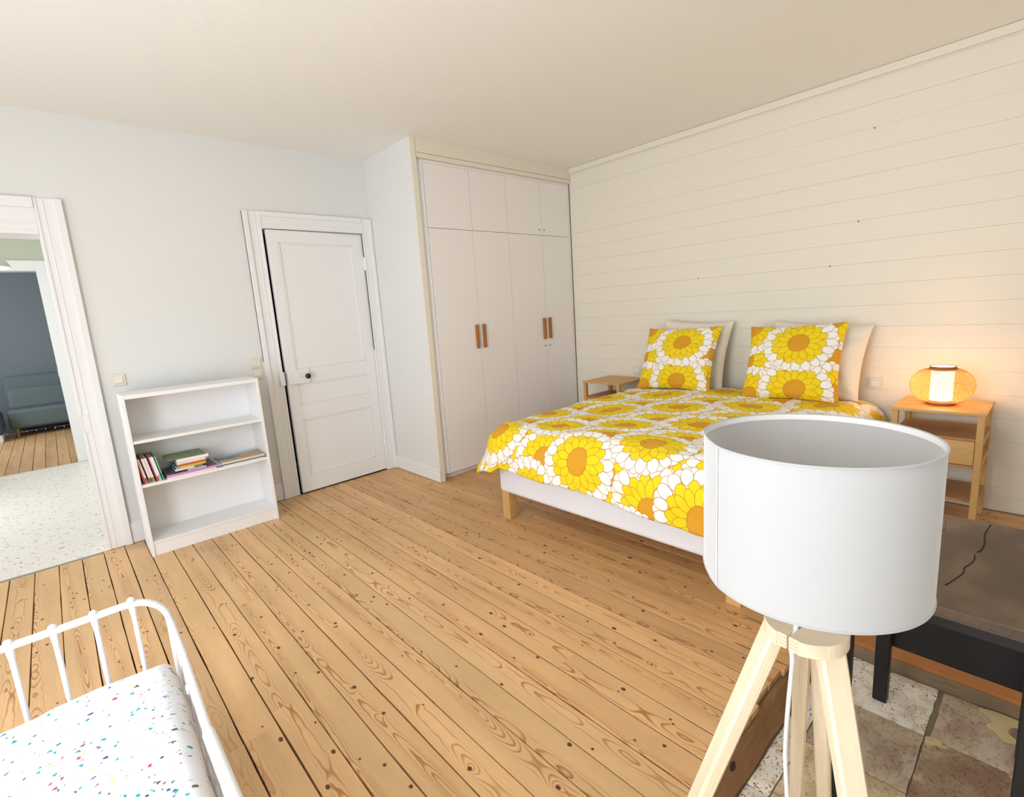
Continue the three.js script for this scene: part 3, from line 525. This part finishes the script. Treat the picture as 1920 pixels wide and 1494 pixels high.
{
  const G = 'books lying in the middle pile on the bookcase shelf'; let y = SHELF + 0.0004;
  const art = (bg, marks) => { const c = canvas(256, 192), g = c.getContext('2d'); g.fillStyle = bg; g.fillRect(0, 0, 256, 192); marks(g); return tex(c, 0.23, 0.2); };
  const green = std({ roughness: 0.5, map: art('#7c9163', (g) => { reseed(3); for (let k = 0; k < 60; k++) { g.fillStyle = ['#6a8152', '#8ea374', '#b3b08a', '#566d47', '#a0895f'][Math.floor(rnd() * 5)]; g.beginPath(); g.ellipse(rnd() * 256, rnd() * 192, rr(4, 22), rr(3, 9), rnd() * 6, 0, 6.3); g.fill(); } }) });
  const pile = [
    ['large thin book with a crimson edge at the bottom of the middle pile', 0xb32345, 0xf0e9ee, 0.295, 0.245, 0.0125, 3.628, null],
    ['large pink-spined book second from the bottom of the middle pile', 0x53607c, 0xd98ac4, 0.298, 0.24, 0.014, 3.624, null],
    ['black hardback in the lower half of the middle pile', 0x25262b, 0x2b2c33, 0.205, 0.2, 0.013, 3.632, [0xb9bcc2, -0.09, 0.02]],
    ['grey book with a pale stripe above the black hardback', 0x565d5d, 0x74827e, 0.165, 0.19, 0.014, 3.642, [0xe6e7dd, -0.03, 0.08]],
    ['blue book with a yellow spine in the middle pile', 0x5e9dc2, 0xe6c14a, 0.175, 0.19, 0.013, 3.626, [0x72aec8, 0.066, 0.086]],
    ['orange-red book under the cream one in the middle pile', 0x8f3b2f, 0xcf5a32, 0.168, 0.19, 0.0125, 3.622, null],
    ['cream book in the upper half of the middle pile', 0x8b7870, 0xe9e3d3, 0.17, 0.19, 0.016, 3.622, null],
    ['thick white book just below the top of the middle pile', 0xd9d6d0, 0xf2f1ed, 0.187, 0.19, 0.02, 3.612, null],
    ['thin green picture book on top of the middle pile', green, 0x6c7f58, 0.222, 0.2, 0.0075, 3.645, null],
  ];
  for (const [lab, cv, sp, L, D, T, z, ex] of pile) { const b = book(lab, cv, sp, L, D, T, G, ex); b.position.set(BX - (lab.includes('green') ? 0.014 : 0.008), y, z); b.rotation.y = rr(-0.02, 0.02); y += T + 0.0004; }
  const hill = std({ roughness: 0.4, map: art('#8d9fae', (g) => {
    g.fillStyle = '#c3d0d8'; g.fillRect(0, 0, 256, 192); g.fillStyle = '#7e93a5'; g.fillRect(0, 40, 256, 40); g.fillStyle = '#5d7188'; g.fillRect(0, 74, 256, 60);
    g.fillStyle = '#b99560'; g.beginPath(); g.moveTo(0, 192); g.lineTo(0, 168); g.quadraticCurveTo(90, 130, 150, 70); g.quadraticCurveTo(190, 30, 256, 34); g.lineTo(256, 192); g.fill();
    g.fillStyle = '#cf9f7a'; g.beginPath(); g.moveTo(0, 192); g.quadraticCurveTo(140, 168, 256, 150); g.lineTo(256, 192); g.fill(); g.fillStyle = '#dfe8ea'; for (let k = 0; k < 12; k++) g.fillRect(10 + k * 17, 52 + (k % 3) * 14, 26, 4); g.fillStyle = '#d9e2e8'; g.fillRect(50, 14, 130, 12);
  }) });
  const G2 = 'books lying in the right-hand pile on the bookcase shelf'; y = SHELF + 0.0004;
  for (const [lab, cv, sp, L, D, T, z, ex] of [
    ['white-edged book at the bottom of the right-hand pile', 0xe4e8ea, 0xdfe6ea, 0.305, 0.235, 0.0065, 3.32, [0x5b9bd0, 0.12, 0.15]],
    ['thin dark book second from the bottom of the right-hand pile', 0x2d3440, 0x343c48, 0.30, 0.23, 0.0055, 3.316, null],
    ['pale grey book under the landscape cover in the right-hand pile', 0xd9d7d2, 0xdedbd4, 0.345, 0.225, 0.006, 3.334, null],
    ['large picture book with a tan and blue cover on the right-hand pile', hill, 0xe9dccb, 0.285, 0.235, 0.0095, 3.304, null],
  ]) { const b = book(lab, cv, sp, L, D, T, G2, ex); b.position.set(BX - 0.010, y, z); if (cv === hill) { const c = b.children[0]; const p = c.geometry.attributes, uv = new Float32Array(p.position.count * 2); for (let i = 0; i < p.position.count; i++) { uv[2 * i] = (0.1425 - p.position.getZ(i)) / 0.285 * 0.23; uv[2 * i + 1] = p.position.getX(i) / -0.235 * 0.2; } c.geometry.setAttribute('uv', new THREE.BufferAttribute(uv, 2)); } y += T + 0.0004; }
}

// ---------------------------------------------------------------- switches and sockets
function switchPlate(label, pos, face, kind) {   // built facing +x at z; face 'x' = left wall, 'z' = board wall
  const t = thing(kind === 'socket' ? 'wall_socket' : 'light_switch', label, kind === 'socket' ? 'socket' : 'switch', pos, face === 'z' ? -Math.PI / 2 : 0), s = 0.041;
  mesh('plate', [box(0, 0.009, -s, s, -s, s, 0.004)], M.switchy, t);
  if (kind === 'socket') { mesh('well', [new THREE.TorusGeometry(0.02, 0.0022, 8, 28).rotateY(Math.PI / 2).translate(0.0095, 0, 0), rod([0.006, 0, 0], [0.0094, 0, 0], 0.0195, 24)], M.rocker, t); for (const z of [-0.0095, 0.0095]) mesh('contact_hole', rod([0.009, 0, z], [0.0098, 0, z], 0.0025, 10), M.hole, t); mesh('earth_pin', rod([0.009, 0.011, 0], [0.018, 0.011, 0], 0.0022, 10), M.steel, t); }
  else if (kind === 'double') for (const z of [-0.0125, 0.0125]) mesh('rocker', new RoundedBoxGeometry(0.008, 0.046, 0.0235, 2, 0.002).rotateZ(0.06).translate(0.0105, 0, z), M.rocker, t);
  else mesh('rocker', new RoundedBoxGeometry(0.008, 0.044, 0.048, 2, 0.002).rotateZ(0.07).translate(0.0105, 0, 0), M.rocker, t);
  return t;
}
switchPlate('cream single light switch on the left wall beside the open doorway', [0.0005, 1.146, 3.894], 'x', 'single');
switchPlate('cream double light switch by the panelled door casing, the upper of two plates', [0.0005, 1.155, 3.018], 'x', 'double');
switchPlate('cream single light switch partly behind the bookcase top, the lower of two plates', [0.0005, 1.071, 3.018], 'x', 'single');
switchPlate('cream wall socket low on the wall between bookcase and panelled door', [0.0005, 0.19, 3.02], 'x', 'socket');
switchPlate('cream light switch on the board wall right of the bed', [3.452, 0.768, 0.001], 'z', 'single');
switchPlate('pale light switch on the board wall behind the left bed pillow', [1.512, 0.775, 0.001], 'z', 'single');

// ---------------------------------------------------------------- double bed
const BL = 1.737, BR = 3.47, BF = 2.055, BT = 0.412;
{
  const b = thing('bed_base', 'white upholstered double bed base on square pale wood legs', 'bed');
  mesh('box_base', [new RoundedBoxGeometry(BR - BL, BT - 0.2, BF - 0.05, 4, 0.028).translate((BL + BR) / 2, (BT + 0.2) / 2, (BF + 0.05) / 2)], M.bedbase, b);
  for (const [x, z] of [[BL + 0.001, BF - 0.09], [3.332, BF - 0.09], [BL + 0.001, 0.09], [3.332, 0.09]]) mesh('leg', box(x, x + 0.071, 0, 0.203, z, z + 0.071, 0.003, 'y'), M.oak, b);
  const m = thing('mattress', 'pale blue-grey double mattress showing as a thin line under the flowered duvet', 'mattress');
  mesh('body', new RoundedBoxGeometry(BR - BL - 0.01, 0.21, BF - 0.06, 4, 0.05).translate((BL + BR) / 2, BT + 0.1055, (BF + 0.05) / 2), M.mattress, m);
}
{
  const TOP = 0.668, X0 = 1.83, X1 = 3.375, Z1 = 1.975, Z0 = 0.11, OV = 0.385, R = 0.175, ARC = R * Math.PI / 2;
  const prof = (o) => { if (o < ARC) { const t = o / R; return [R * Math.sin(t), R * (1 - Math.cos(t))]; } const e = o - ARC; return [R - 0.10 * e + 0.5 * e * e, R + e * 0.99]; };
  const f = (i, j) => {
    const s = mix(X0 - OV, X1 + OV, i), t = mix(Z0, Z1 + OV, j);
    const dx = s < X0 ? s - X0 : s > X1 ? s - X1 : 0, dz = t > Z1 ? t - Z1 : 0, hem = noise(s * 3.1 + 4, t * 3.1, 41) - 0.5;
    let o = Math.hypot(dx, dz); const far = o > 0 ? o : 1; if (o > OV) o = OV + (o - OV) * (dx < 0 ? 0.42 : 0.2);
    o *= 1 + (dz > 0 ? 0.09 * sm(2.2, 3.3, s) * sm(0, 0.3, dz) - 0.05 * (1 - sm(1.85, 2.2, s)) * sm(0, 0.3, dz) * (dx < 0 ? 0 : 1) + 0.06 * hem : 0);
    const [out, drop] = prof(o), edge = sm(0.1, 0.3, o);
    let y = TOP - drop + 0.022 * sm(0, 1, Math.min(1, (1 - Math.abs((s - 2.62) / 0.95)))) - 0.03 * (1 - sm(0.05, 0.45, t));
    let x = Math.min(Math.max(s, X0), X1) + (out * dx) / far, z = Math.min(t, Z1) + (out * dz) / far;
    const w1 = fbm(s * 3.2, t * 4.2, 21, 4) - 0.5, w2 = fbm(s * 11 + w1 * 3, t * 15, 25, 3) - 0.5, w3 = 1 - Math.abs(noise(s * 7 + w1 * 6, t * 12 + s * 3, 29) * 2 - 1);
    const lift = 0.035 * w1 + 0.012 * w2 + 0.005 * w3;
    y += lift * (1 - edge * 0.7) + 0.004; const side = edge * (0.06 * sm(0.25, 0.45, o) * (dx < 0 ? 1.6 : 0) + 0.05 * (fbm(s * 2.6, t * 2.6, 33, 3) - 0.5) + 0.012 * w2);
    x += (dx / far) * side; z += (dz / far) * side;
    return { p: V(x, Math.max(y, BT - 0.06), z), uv: printUV(s, t + 0.22 * sm(1.5, 2.15, t)) };
  };
  const d = thing('duvet', 'puffy duvet printed with big yellow and white flowers on the double bed', 'duvet');
  mesh('cover', shell(230, 250, f, 0.012), M.duvet, d);
}
function pillowGeo(w, h, t, s) {
  const n = 44, side = (sg) => {
    const pos = [], uv = [], idx = [];
    for (let j = 0; j <= n; j++) for (let i = 0; i <= n; i++) {
      const u = (i / n) * 2 - 1, v = (j / n) * 2 - 1, k = 0.075, e = Math.pow(Math.max(0, (1 - u * u) * (1 - v * v)), 0.42);
      const x = (w / 2) * u * (1 - k * (1 - v * v) * (0.55 + 0.45 * u * u)), y = (h / 2) * v * (1 - k * (1 - u * u) * (0.55 + 0.45 * v * v));
      const c = (fbm(u * 2 + s, v * 2, s, 4) - 0.5) * 0.05 * e + (noise(u * 7 + s, v * 5, s + 3) - 0.5) * 0.012 * sm(0, 0.5, e) + (Math.abs(noise(u * 4 + v * 5, v * 3 - u * 2, s + 7) - 0.5)) * 0.015 * sm(0, 0.4, e);
      pos.push(x, y, sg * (t / 2) * e + c); uv.push(i / n, j / n);
    }
    for (let j = 0; j < n; j++) for (let i = 0; i < n; i++) { const a = j * (n + 1) + i, b = a + 1, c = a + n + 2, d = a + n + 1; sg > 0 ? idx.push(a, b, c, a, c, d) : idx.push(a, c, b, a, d, c); }
    const g = new THREE.BufferGeometry(); g.setAttribute('position', new THREE.Float32BufferAttribute(pos, 3)); g.setAttribute('uv', new THREE.Float32BufferAttribute(uv, 2)); g.setIndex(idx); g.computeVertexNormals(); return g;
  };
  return mergeGeometries([side(1), side(-1)], false);
}
function pillow(label, bottom, top, w, t, mat, s, roll = 0, yaw = 0) {
  const b = V(...bottom), u = V(...top).sub(b), h = u.length(), g = thing('pillow', label, 'pillow', b.clone().addScaledVector(u, 0.5).toArray());
  const y = u.normalize(), x = V(Math.cos(yaw), 0, -Math.sin(yaw)); x.addScaledVector(y, -x.dot(y)).normalize(); const z = x.clone().cross(y);
  g.quaternion.setFromRotationMatrix(new THREE.Matrix4().makeBasis(x, y, z)); g.rotateZ(roll);
  mesh('cushion', pillowGeo(w, h, t, s), mat, g); return g;
}
pillow('flowered yellow square pillow leaning on the bed, the left of two', [2.157, 0.70, 0.50], [2.157, 1.20, 0.26], 0.655, 0.17, M.pillow, 3, 0.02);
pillow('flowered yellow square pillow leaning on the bed, the right of two', [3.035, 0.69, 0.50], [3.03, 1.205, 0.26], 0.635, 0.17, M.pillow, 8, 0.03);
pillow('plain cream pillow behind the left flowered pillow', [2.16, 0.68, 0.25], [2.19, 1.245, 0.105], 0.63, 0.15, M.linen, 13);
pillow('plain cream pillow behind the right flowered pillow', [3.10, 0.68, 0.25], [3.125, 1.205, 0.105], 0.64, 0.15, M.linen, 19, -0.02);

// ---------------------------------------------------------------- bedside tables, table lamp
{
  const Wn = 0.43, D = 0.43, h = 0.71, L = 0.032;
  const t = thing('bedside_table', 'oak bedside table with a drawer and open shelves, carrying the lit lamp', 'bedside table', [3.642, 0, 0.09], 0, 'oak bedside tables');
  mesh('top', box(0, Wn, h - 0.016, h, 0, D, 0.002), M.oak, t);
  for (const [x, z] of [[0.006, 0.006], [Wn - L - 0.006, 0.006], [0.006, D - L - 0.006], [Wn - L - 0.006, D - L - 0.006]]) mesh('leg', box(x, x + L, 0, h - 0.016, z, z + L, 0.003, 'y'), M.oak, t);
  mesh('shelf', box(0.012, Wn - 0.012, 0.548, 0.562, 0.008, D - 0.012, 0.001), M.oakDark, t);
  for (const y of [0.512, 0.385]) for (const x of [0.008, Wn - 0.03]) mesh('side_rail', box(x, x + 0.022, y, y + 0.035, L, D - L, 0.001, 'z'), M.oak, t);
  mesh('rail', box(L, Wn - L, 0.668, 0.693, 0.01, 0.028, 0.001), M.oak, t);
  const dr = mesh('drawer', [box(0.04, Wn - 0.04, 0.412, 0.54, 0.03, D - 0.03, 0.001)], M.oakDark, t);
  mesh('drawer_front', box(0.040, Wn - 0.040, 0.408, 0.546, D - 0.03, D - 0.012, 0.002), M.oak, dr);
  mesh('front_rail', box(L, Wn - L, 0.388, 0.4045, D - 0.03, D - 0.014, 0.001), M.oakDark, t);
  mesh('lower_shelf', box(0.012, Wn - 0.012, 0.175, 0.19, 0.02, D - 0.05, 0.001), M.oakDark, t);
  copyOf(t, 'oak bedside table at the wardrobe side of the bed, mostly behind the duvet', [1.185, 0, 0.02]);
}
{
  const X = 3.845, Z = 0.30, Y = 0.7105, RB = 0.152, hh = 0.1, cy = 0.114;
  const t = thing('table_lamp', 'round woven bamboo table lamp glowing on the right bedside table', 'lamp', [X, Y, Z]);
  const P = (a, v) => { const q = Math.min(1, Math.abs(v)), r = 0.066 + (RB - 0.066) * Math.pow(1 - Math.pow(q, 2.3), 0.62); return V(Math.cos(a) * r, cy + v * hh, Math.sin(a) * r); };
  const strips = [], NS = 96, SEG = 22, pos = [];
  for (const dir of [1, -1]) for (let k = 0; k < NS; k++) {
    const a0 = (k / NS) * Math.PI * 2; let prev = null;
    for (let i = 0; i <= SEG; i++) {
      const u = i / SEG, v = -Math.cos(u * Math.PI), a = a0 + dir * (u - 0.5) * 1.25, p = P(a, v * 0.999), q = P(a + 0.01 * dir, Math.min(1, v + 0.02) * 0.999), tan = q.clone().sub(p).normalize(), out = V(p.x, (p.y - cy) * 2.2, p.z).normalize(), sd = tan.clone().cross(out).normalize(), w = 0.0018, o = dir * 0.0007 * (((k + i) % 2) * 2 - 1);
      const c = p.clone().addScaledVector(out, o), ring = [c.clone().addScaledVector(sd, w), c.clone().addScaledVector(out, 0.0008), c.clone().addScaledVector(sd, -w), c.clone().addScaledVector(out, -0.0008)];
      if (prev) for (let m = 0; m < 4; m++) { const n = (m + 1) % 4; pos.push(prev[m], prev[n], ring[n], prev[m], ring[n], ring[m]); }
      prev = ring;
    }
  }
  const g = new THREE.BufferGeometry().setFromPoints(pos); g.computeVertexNormals();
  mesh('woven_shade', g, M.bamboo, t).userData.kind = 'stuff';
  mesh('top_ring', [new THREE.CylinderGeometry(0.061, 0.068, 0.02, 40, 1, true).translate(0, cy + hh + 0.004, 0), new THREE.TorusGeometry(0.061, 0.003, 8, 40).rotateX(Math.PI / 2).translate(0, cy + hh + 0.014, 0), new THREE.TorusGeometry(0.068, 0.003, 8, 40).rotateX(Math.PI / 2).translate(0, cy + hh - 0.004, 0)], M.bambooDark, t);
  mesh('base', [cyl(0, 0, 0.014, 0, 0.07, 0.07, 40), cyl(0, 0.014, 0.022, 0, 0.055, 0.05, 40)], M.bambooDark, t);
  mesh('diffuser', new THREE.CylinderGeometry(0.054, 0.054, 0.202, 36).translate(0, 0.126, 0), std({ color: 0xffffff, roughness: 0.6, emissive: 0xffeccb, emissiveIntensity: 7 }), t);
  const l = new THREE.PointLight(0xffc57e, 0.5); l.name = 'table_lamp_light'; l.position.set(0, 0.12, 0); l.castShadow = true; l.shadow.radius = 2.6; t.add(l);
}

// ---------------------------------------------------------------- floor lamp on four wooden legs
{
  const X = 4.007, Z = 3.149, S = SUNK, y = (v) => v - S;
  const t = thing('floor_lamp', 'floor lamp with a big white drum shade and pale ash legs', 'lamp', [X, S, Z]);
  const R = 0.2, y0 = y(0.878), y1 = y(1.164), seam = THREE.MathUtils.degToRad(127), N = 128;
  // drum: the sheet overlaps itself at a seam
  const flat = (fm) => (fm > 123 && fm < 159 ? 1 - 0.4 * (1 - Math.cos(0.31416) / Math.cos(THREE.MathUtils.degToRad(fm - 141))) : 1);
  const sh = (i, j) => { const a = seam - i * (Math.PI * 2 + 0.06), k = i * (Math.PI * 2 + 0.06), r0 = R - 0.0008 + (k > Math.PI * 2 - 0.35 ? 0.0013 * sm(Math.PI * 2 - 0.35, Math.PI * 2, k) : 0) ; const fa = THREE.MathUtils.radToDeg(a), fm = ((fa % 360) + 360) % 360; const fr = flat(fm); const r = r0 * fr; return { p: V(Math.cos(a) * r, mix(y0, y1, j), Math.sin(a) * r), uv: [k * R, j] }; };
  const drum = mesh('lamp_shade', shell(N, 12, sh, 0.0012), M.shade, t);
  mesh('seam', tube([[Math.cos(seam - 0.06) * (R + 0.0007), y0 + 0.002, Math.sin(seam - 0.06) * (R + 0.0007)], [Math.cos(seam - 0.06) * (R + 0.0007), y1 - 0.002, Math.sin(seam - 0.06) * (R + 0.0007)]], 0.0011, 4, 8), M.white, drum);
  for (const yy of [y0 + 0.001, y1 - 0.001]) { const rim = new THREE.TubeGeometry(new THREE.CatmullRomCurve3(Array.from({ length: 120 }, (_, k) => { const a = seam - (k / 120) * Math.PI * 2, fm = ((THREE.MathUtils.radToDeg(a) % 360) + 360) % 360, q = (R - 0.001) * flat(fm); return V(Math.cos(a) * q, yy, Math.sin(a) * q); }), true), 240, 0.0021, 8, true); mesh('rim', rim, M.shade, drum); }
  mesh('rim_tape', shell(96, 1, (i, j) => { const a = -i * Math.PI * 2; return { p: V(Math.cos(a) * (R - 0.0022) * flat((((THREE.MathUtils.radToDeg(a)) % 360) + 360) % 360), mix(y1 - 0.013, y1 - 0.001, j), Math.sin(a) * (R - 0.0022) * flat((((THREE.MathUtils.radToDeg(a)) % 360) + 360) % 360)), uv: [i, j] }; }, 0.0008), M.white, drum);
  mesh('stand_pole', [cyl(0, y(0.70), y(0.93), 0, 0.0055, 0.0055, 14), cyl(0, y(0.93), y(0.985), 0, 0.019, 0.019, 20)], M.white, t);
  mesh('shade_ring', [new THREE.TorusGeometry(0.024, 0.0022, 8, 24).rotateX(Math.PI / 2).translate(0, y(0.93), 0), ...[0, 1, 2].map((k) => { const a = 1 + (k * Math.PI * 2) / 3; return rod([Math.cos(a) * 0.022, y(0.93), Math.sin(a) * 0.022], [Math.cos(a) * 0.196, y(0.885), Math.sin(a) * 0.196], 0.0018, 8); })], M.white, t);
  mesh('bulb', [ball(0, y(1.03), 0, 0.03, 1, 1.15, 1), cyl(0, y(0.985), y(1.005), 0, 0.013, 0.02, 18)], std({ color: 0xf6f6f2, roughness: 0.25 }), t);
  // two plywood half discs with a slot between
  const slot = THREE.MathUtils.degToRad(98), rd = 0.0775, th = 0.030, yt = y(0.766), slotV = 0.0022;
  const ply = std({ roughness: 0.6, map: (() => { const c = canvas(64, 64), g = c.getContext('2d'); for (let k = 0; k < 8; k++) { g.fillStyle = k % 2 ? '#d8b98c' : '#f0dcba'; g.fillRect(0, k * 8, 64, 8); } return tex(c, 0.05, th); })() });
  for (const sg of [1, -1]) {
    const s = new THREE.Shape(), pts = [[0.0725, slotV * sg], [0.0725, 0.0215 * sg]]; const a0 = Math.atan2(0.0215, 0.0745); for (let k = 0; k <= 40; k++) { const a = mix(a0, Math.PI - a0, k / 40); pts.push([Math.cos(a) * rd, Math.sin(a) * rd * sg]); } pts.push([-0.0725, 0.0215 * sg], [-0.0725, slotV * sg]);
    if (sg < 0) pts.reverse();
    s.setFromPoints(pts.map((p) => new THREE.Vector2(...p)));
    const e = new THREE.ExtrudeGeometry(s, { depth: th - 0.003, bevelEnabled: true, bevelSize: 0.0014, bevelThickness: 0.0015, bevelOffset: -0.0014, bevelSegments: 2 }).toNonIndexed();
    e.rotateX(Math.PI / 2); e.rotateY(-slot); e.translate(0, yt - 0.0015, 0);
    const head = mesh('leg_head', uvBox(e, 'x'), M.ash, t);
    for (const end of [1, -1]) { const q = box(end > 0 ? 0.0722 : -0.0728, end > 0 ? 0.0728 : -0.0722, yt - th + 0.003, yt - 0.003, Math.min(slotV * sg, 0.021 * sg) + 0.0006, Math.max(slotV * sg, 0.021 * sg) - 0.0006); uvBox(q, 'z'); q.rotateY(-slot); mesh('plywood_edge', q, ply, head); }
  }
  const yb = yt - th + 0.004, deg = THREE.MathUtils.degToRad;
  const legs = [[158, 0.056, 139, 0.37, 0.052, 0.034], [6, 0.045, 41, 0.37, 0.052, 0.030], [-112, 0.045, -108, 0.33, 0.036, 0.03], [-72, 0.045, -94, 0.32, 0.036, 0.03]];
  for (const [a0, r0, a1, r1, w, d] of legs) {
    const A = V(Math.cos(deg(a0)) * r0, yb, Math.sin(deg(a0)) * r0), B = V(Math.cos(deg(a1)) * r1, 0.0, Math.sin(deg(a1)) * r1), side = V(-Math.sin(deg(a1)), 0, Math.cos(deg(a1)));
    mesh('leg', taperBar(A, B, side, w, d, w * 0.8, d * 0.85), M.ash, t);
  }
  mesh('cord', tube([[-0.004, y(0.872), 0.002], [-0.012, y(0.80), 0.004], [-0.008, y(0.768), 0.03], [-0.004, y(0.748), 0.066], [-0.007, y(0.705), 0.05], [-0.022, y(0.634), 0.006], [-0.031, y(0.559), -0.012], [-0.040, y(0.459), -0.03], [-0.043, y(0.379), -0.039], [-0.037, y(0.274), -0.041], [-0.03, y(0.1), -0.05], [-0.03, y(-0.09), -0.08], [0.02, 0.0052, -0.16], [0.15, 0.0052, -0.3]], 0.0048, 100, 10), M.white, t);
}

// ---------------------------------------------------------------- small dark table behind the lamp
{
  const x0 = 3.905, x1 = 4.40, z0 = 2.03, z1 = 2.69, yT = 0.65;
  const t = thing('side_table', 'old table with a cracked brown wood top and black legs on the sunken stone floor', 'table', [x0, SUNK, z0]);
  const W = x1 - x0, D = z1 - z0, hT = yT - SUNK;
  const top = woodPlank({ seed: 44, len: 1.0, w: 0.9, deep: [0.02, 0.05], tilt: 0.08, wave: 0.06, ring: 0.012, base: 0x5c4a3b, dark: 0x47382b, contrast: 0.35, vary: 0, fibre: 0.12 });
  const topTex = tex(paint(1024, 1024, (u, v, o) => { top(v, (u - 0.5) * 0.9, o); const k = fbm(u * 5, v * 7, 5, 4), q = sm(0.5, 0.75, k); for (let i = 0; i < 3; i++) o[i] = o[i] * (0.8 + 0.4 * k) + [16, 12, 8][i] * q; }), 1, 1);
  const topMat = std({ map: topTex, roughness: 0.55 });
  mesh('top', [box(0, W, hT - 0.026, hT, 0, D, 0.004, 'z')], topMat, t);
  mesh('top_lipping', box(0.01, W - 0.01, hT - 0.034, hT - 0.0265, 0.01, D - 0.006, 0.002, 'x'), topMat, t);
  const crack = (pts, w) => tube(pts.map(([x, z]) => [x - x0, hT - 0.0002, z - z0]), w, 40, 6);
  mesh('crack', [crack([[4.209, 2.05], [4.203, 2.15], [4.209, 2.22], [4.205, 2.286], [4.20, 2.30]], 0.0021), crack([[4.197, 2.325], [4.199, 2.36], [4.193, 2.40], [4.185, 2.43], [4.187, 2.46], [4.175, 2.52], [4.162, 2.57]], 0.0019), crack([[4.10, 2.09], [4.11, 2.16], [4.095, 2.24]], 0.0007)], M.dark, t);
  for (const [x, z] of [[0.03, 0.03], [W - 0.03 - 0.045, 0.03], [0.03, D - 0.075], [W - 0.075, D - 0.075]]) mesh('leg', box(x, x + 0.045, 0, hT - 0.035, z, z + 0.045, 0.006, 'y'), M.black, t);
  mesh('back_panel', box(0.035, W - 0.035, 0.222, hT - 0.035, 0.014, 0.03, 0.002), M.black, t);
  mesh('front_rail', box(0.06, W - 0.06, hT - 0.075, hT - 0.035, D - 0.06, D - 0.035, 0.002), M.black, t);
}

// ---------------------------------------------------------------- child's white metal bed
{
  const x0 = 2.385, zA = 4.06, zB = 4.93, h = 0.603, r = 0.0108, x1 = 3.84;
  const t = thing('child_bed', "child's white tubular metal bed with curved spindle ends in the foreground", 'bed');
  const bend = (x, R = 0.102) => { const p = []; p.push(V(x, 0.004, zA)); for (let y = 0.1; y < h - R - 0.03; y += 0.1) p.push(V(x, y, zA)); for (let k = 0; k <= 8; k++) { const a = (k / 8) * Math.PI / 2; p.push(V(x, h - R + R * Math.sin(a), zA + R - R * Math.cos(a))); } for (let z = zA + R + 0.06; z < zB - R - 0.02; z += 0.1) p.push(V(x, h, z)); for (let k = 0; k <= 8; k++) { const a = (k / 8) * Math.PI / 2; p.push(V(x, h - R + R * Math.cos(a), zB - R + R * Math.sin(a))); } for (let y = h - R - 0.06; y > 0.02; y -= 0.1) p.push(V(x, y, zB)); p.push(V(x, 0.004, zB)); return p; };
  for (const x of [x0, x1]) {
    const f = mesh('end_frame', tube(bend(x), r, 160, 14), M.crib, t);
    mesh('lower_rail', rod([x, 0.235, zA], [x, 0.235, zB], 0.0095), M.crib, f);
    for (let k = 0; k < 9; k++) { const z = 4.1475 + 0.0935 * k; if (z > zB - 0.04) break; mesh('spindle', [rod([x, 0.235, z], [x, h, z], 0.0072), rod([x, h - 0.045, z], [x, h + 0.004, z], 0.0072, 12, 0.0112), ball(x, h + 0.011, z, 0.0115, 1, 0.9, 1)], M.crib, f); }
  }
  for (const [zw, o] of [[zA, 1], [zB, -1]]) {
    const hs = 0.502, zr = (x) => zw + o * 0.024 * sm(0, 1, (x - x0) / 0.9), P = (x, y) => V(x, y, zr(x));
    const g = mesh('side_guard', tube([P(x0 - 0.002, hs - 0.004), P(x0 + 0.05, hs + 0.001), P(x0 + 0.3, hs), P(2.98, hs), P(3.1, hs), P(3.4, hs), P(x1, hs)], 0.0105, 90, 14), M.crib, t);
    mesh('sleeve', [rod(P(3.03, hs), P(x1 - 0.02, hs), 0.0140, 16), rod(P(3.01, hs), P(3.03, hs), 0.0108, 16, 0.0140)], M.crib, g);
    mesh('side_rail', [rod([x0, 0.235, zw], [x1, 0.235, zr(x1)], 0.0095)], M.crib, t);
    for (let k = 1; k < 14; k++) { const x = x0 + 0.1 * k; mesh('spindle', rod([x, 0.235, zw + (zr(x1) - zw) * k / 14.5], P(x, hs - 0.002), 0.005, 10), M.crib, g); }
    mesh('bracket', [box(2.63, 2.66, 0.385, 0.405, zr(2.64) - 0.011, zr(2.64) + 0.011, 0.004)], M.crib, t);
  }
  mesh('slat_base', box(x0 + 0.012, x1 - 0.012, 0.20, 0.214, zA + 0.014, zB - 0.014), M.crib, t);
  const m = thing('child_mattress', "thin white mattress of the child's metal bed", 'mattress');
  mesh('body', box(x0 + 0.02, x1 - 0.02, 0.2145, 0.325, zA + 0.026, zB - 0.03, 0.03), M.bedbase, m);
  const Wd = x1 - x0 - 0.06, f = (i, j) => {
    const s = mix(x0 + 0.05, x1 - 0.02, i), tt = mix(zA + 0.022 + 0.022 * sm(2.4, 3.2, x0 + 0.05 + i * (x1 - x0)), zB - 0.04, j), u = Math.min(i, 1 - i) * Wd, v = Math.min(j, 1 - j) * (zB - zA), e = Math.min(1, Math.min(u, v) / 0.055), c = Math.sqrt(Math.max(0, 1 - (1 - e) * (1 - e)));
    const n = fbm(s * 4, tt * 4, 13, 4) - 0.5, w = fbm(s * 10 + n * 3, tt * 12, 15, 3) - 0.5, hump = 0.055 * sm(3.08, 3.2, s) * (0.6 + 0.4 * noise(tt * 6, s * 3, 9));
    const q = 0.06 - Math.min(0.06, Math.min(u, v)); let x = s, z = tt; const wob = (fbm(s * 6, tt * 6, 17, 3) - 0.5) * 0.02; if (u < 0.06 && i < 0.5) x += q * 0.15 + wob * (q > 0.04 ? 1 : 0.3);
    return { p: V(x, 0.33 + 0.075 * c + (0.035 * n + 0.008 * w) * c + hump * c, z), uv: [s / 0.9 * 0.9, tt] };
  };
  const d = thing('child_duvet', "white duvet sprinkled with small coloured chips on the child's bed", 'duvet');
  mesh('cover', shell(180, 110, f, 0.011), M.sheet, d);
}

renderer.render(scene, camera);
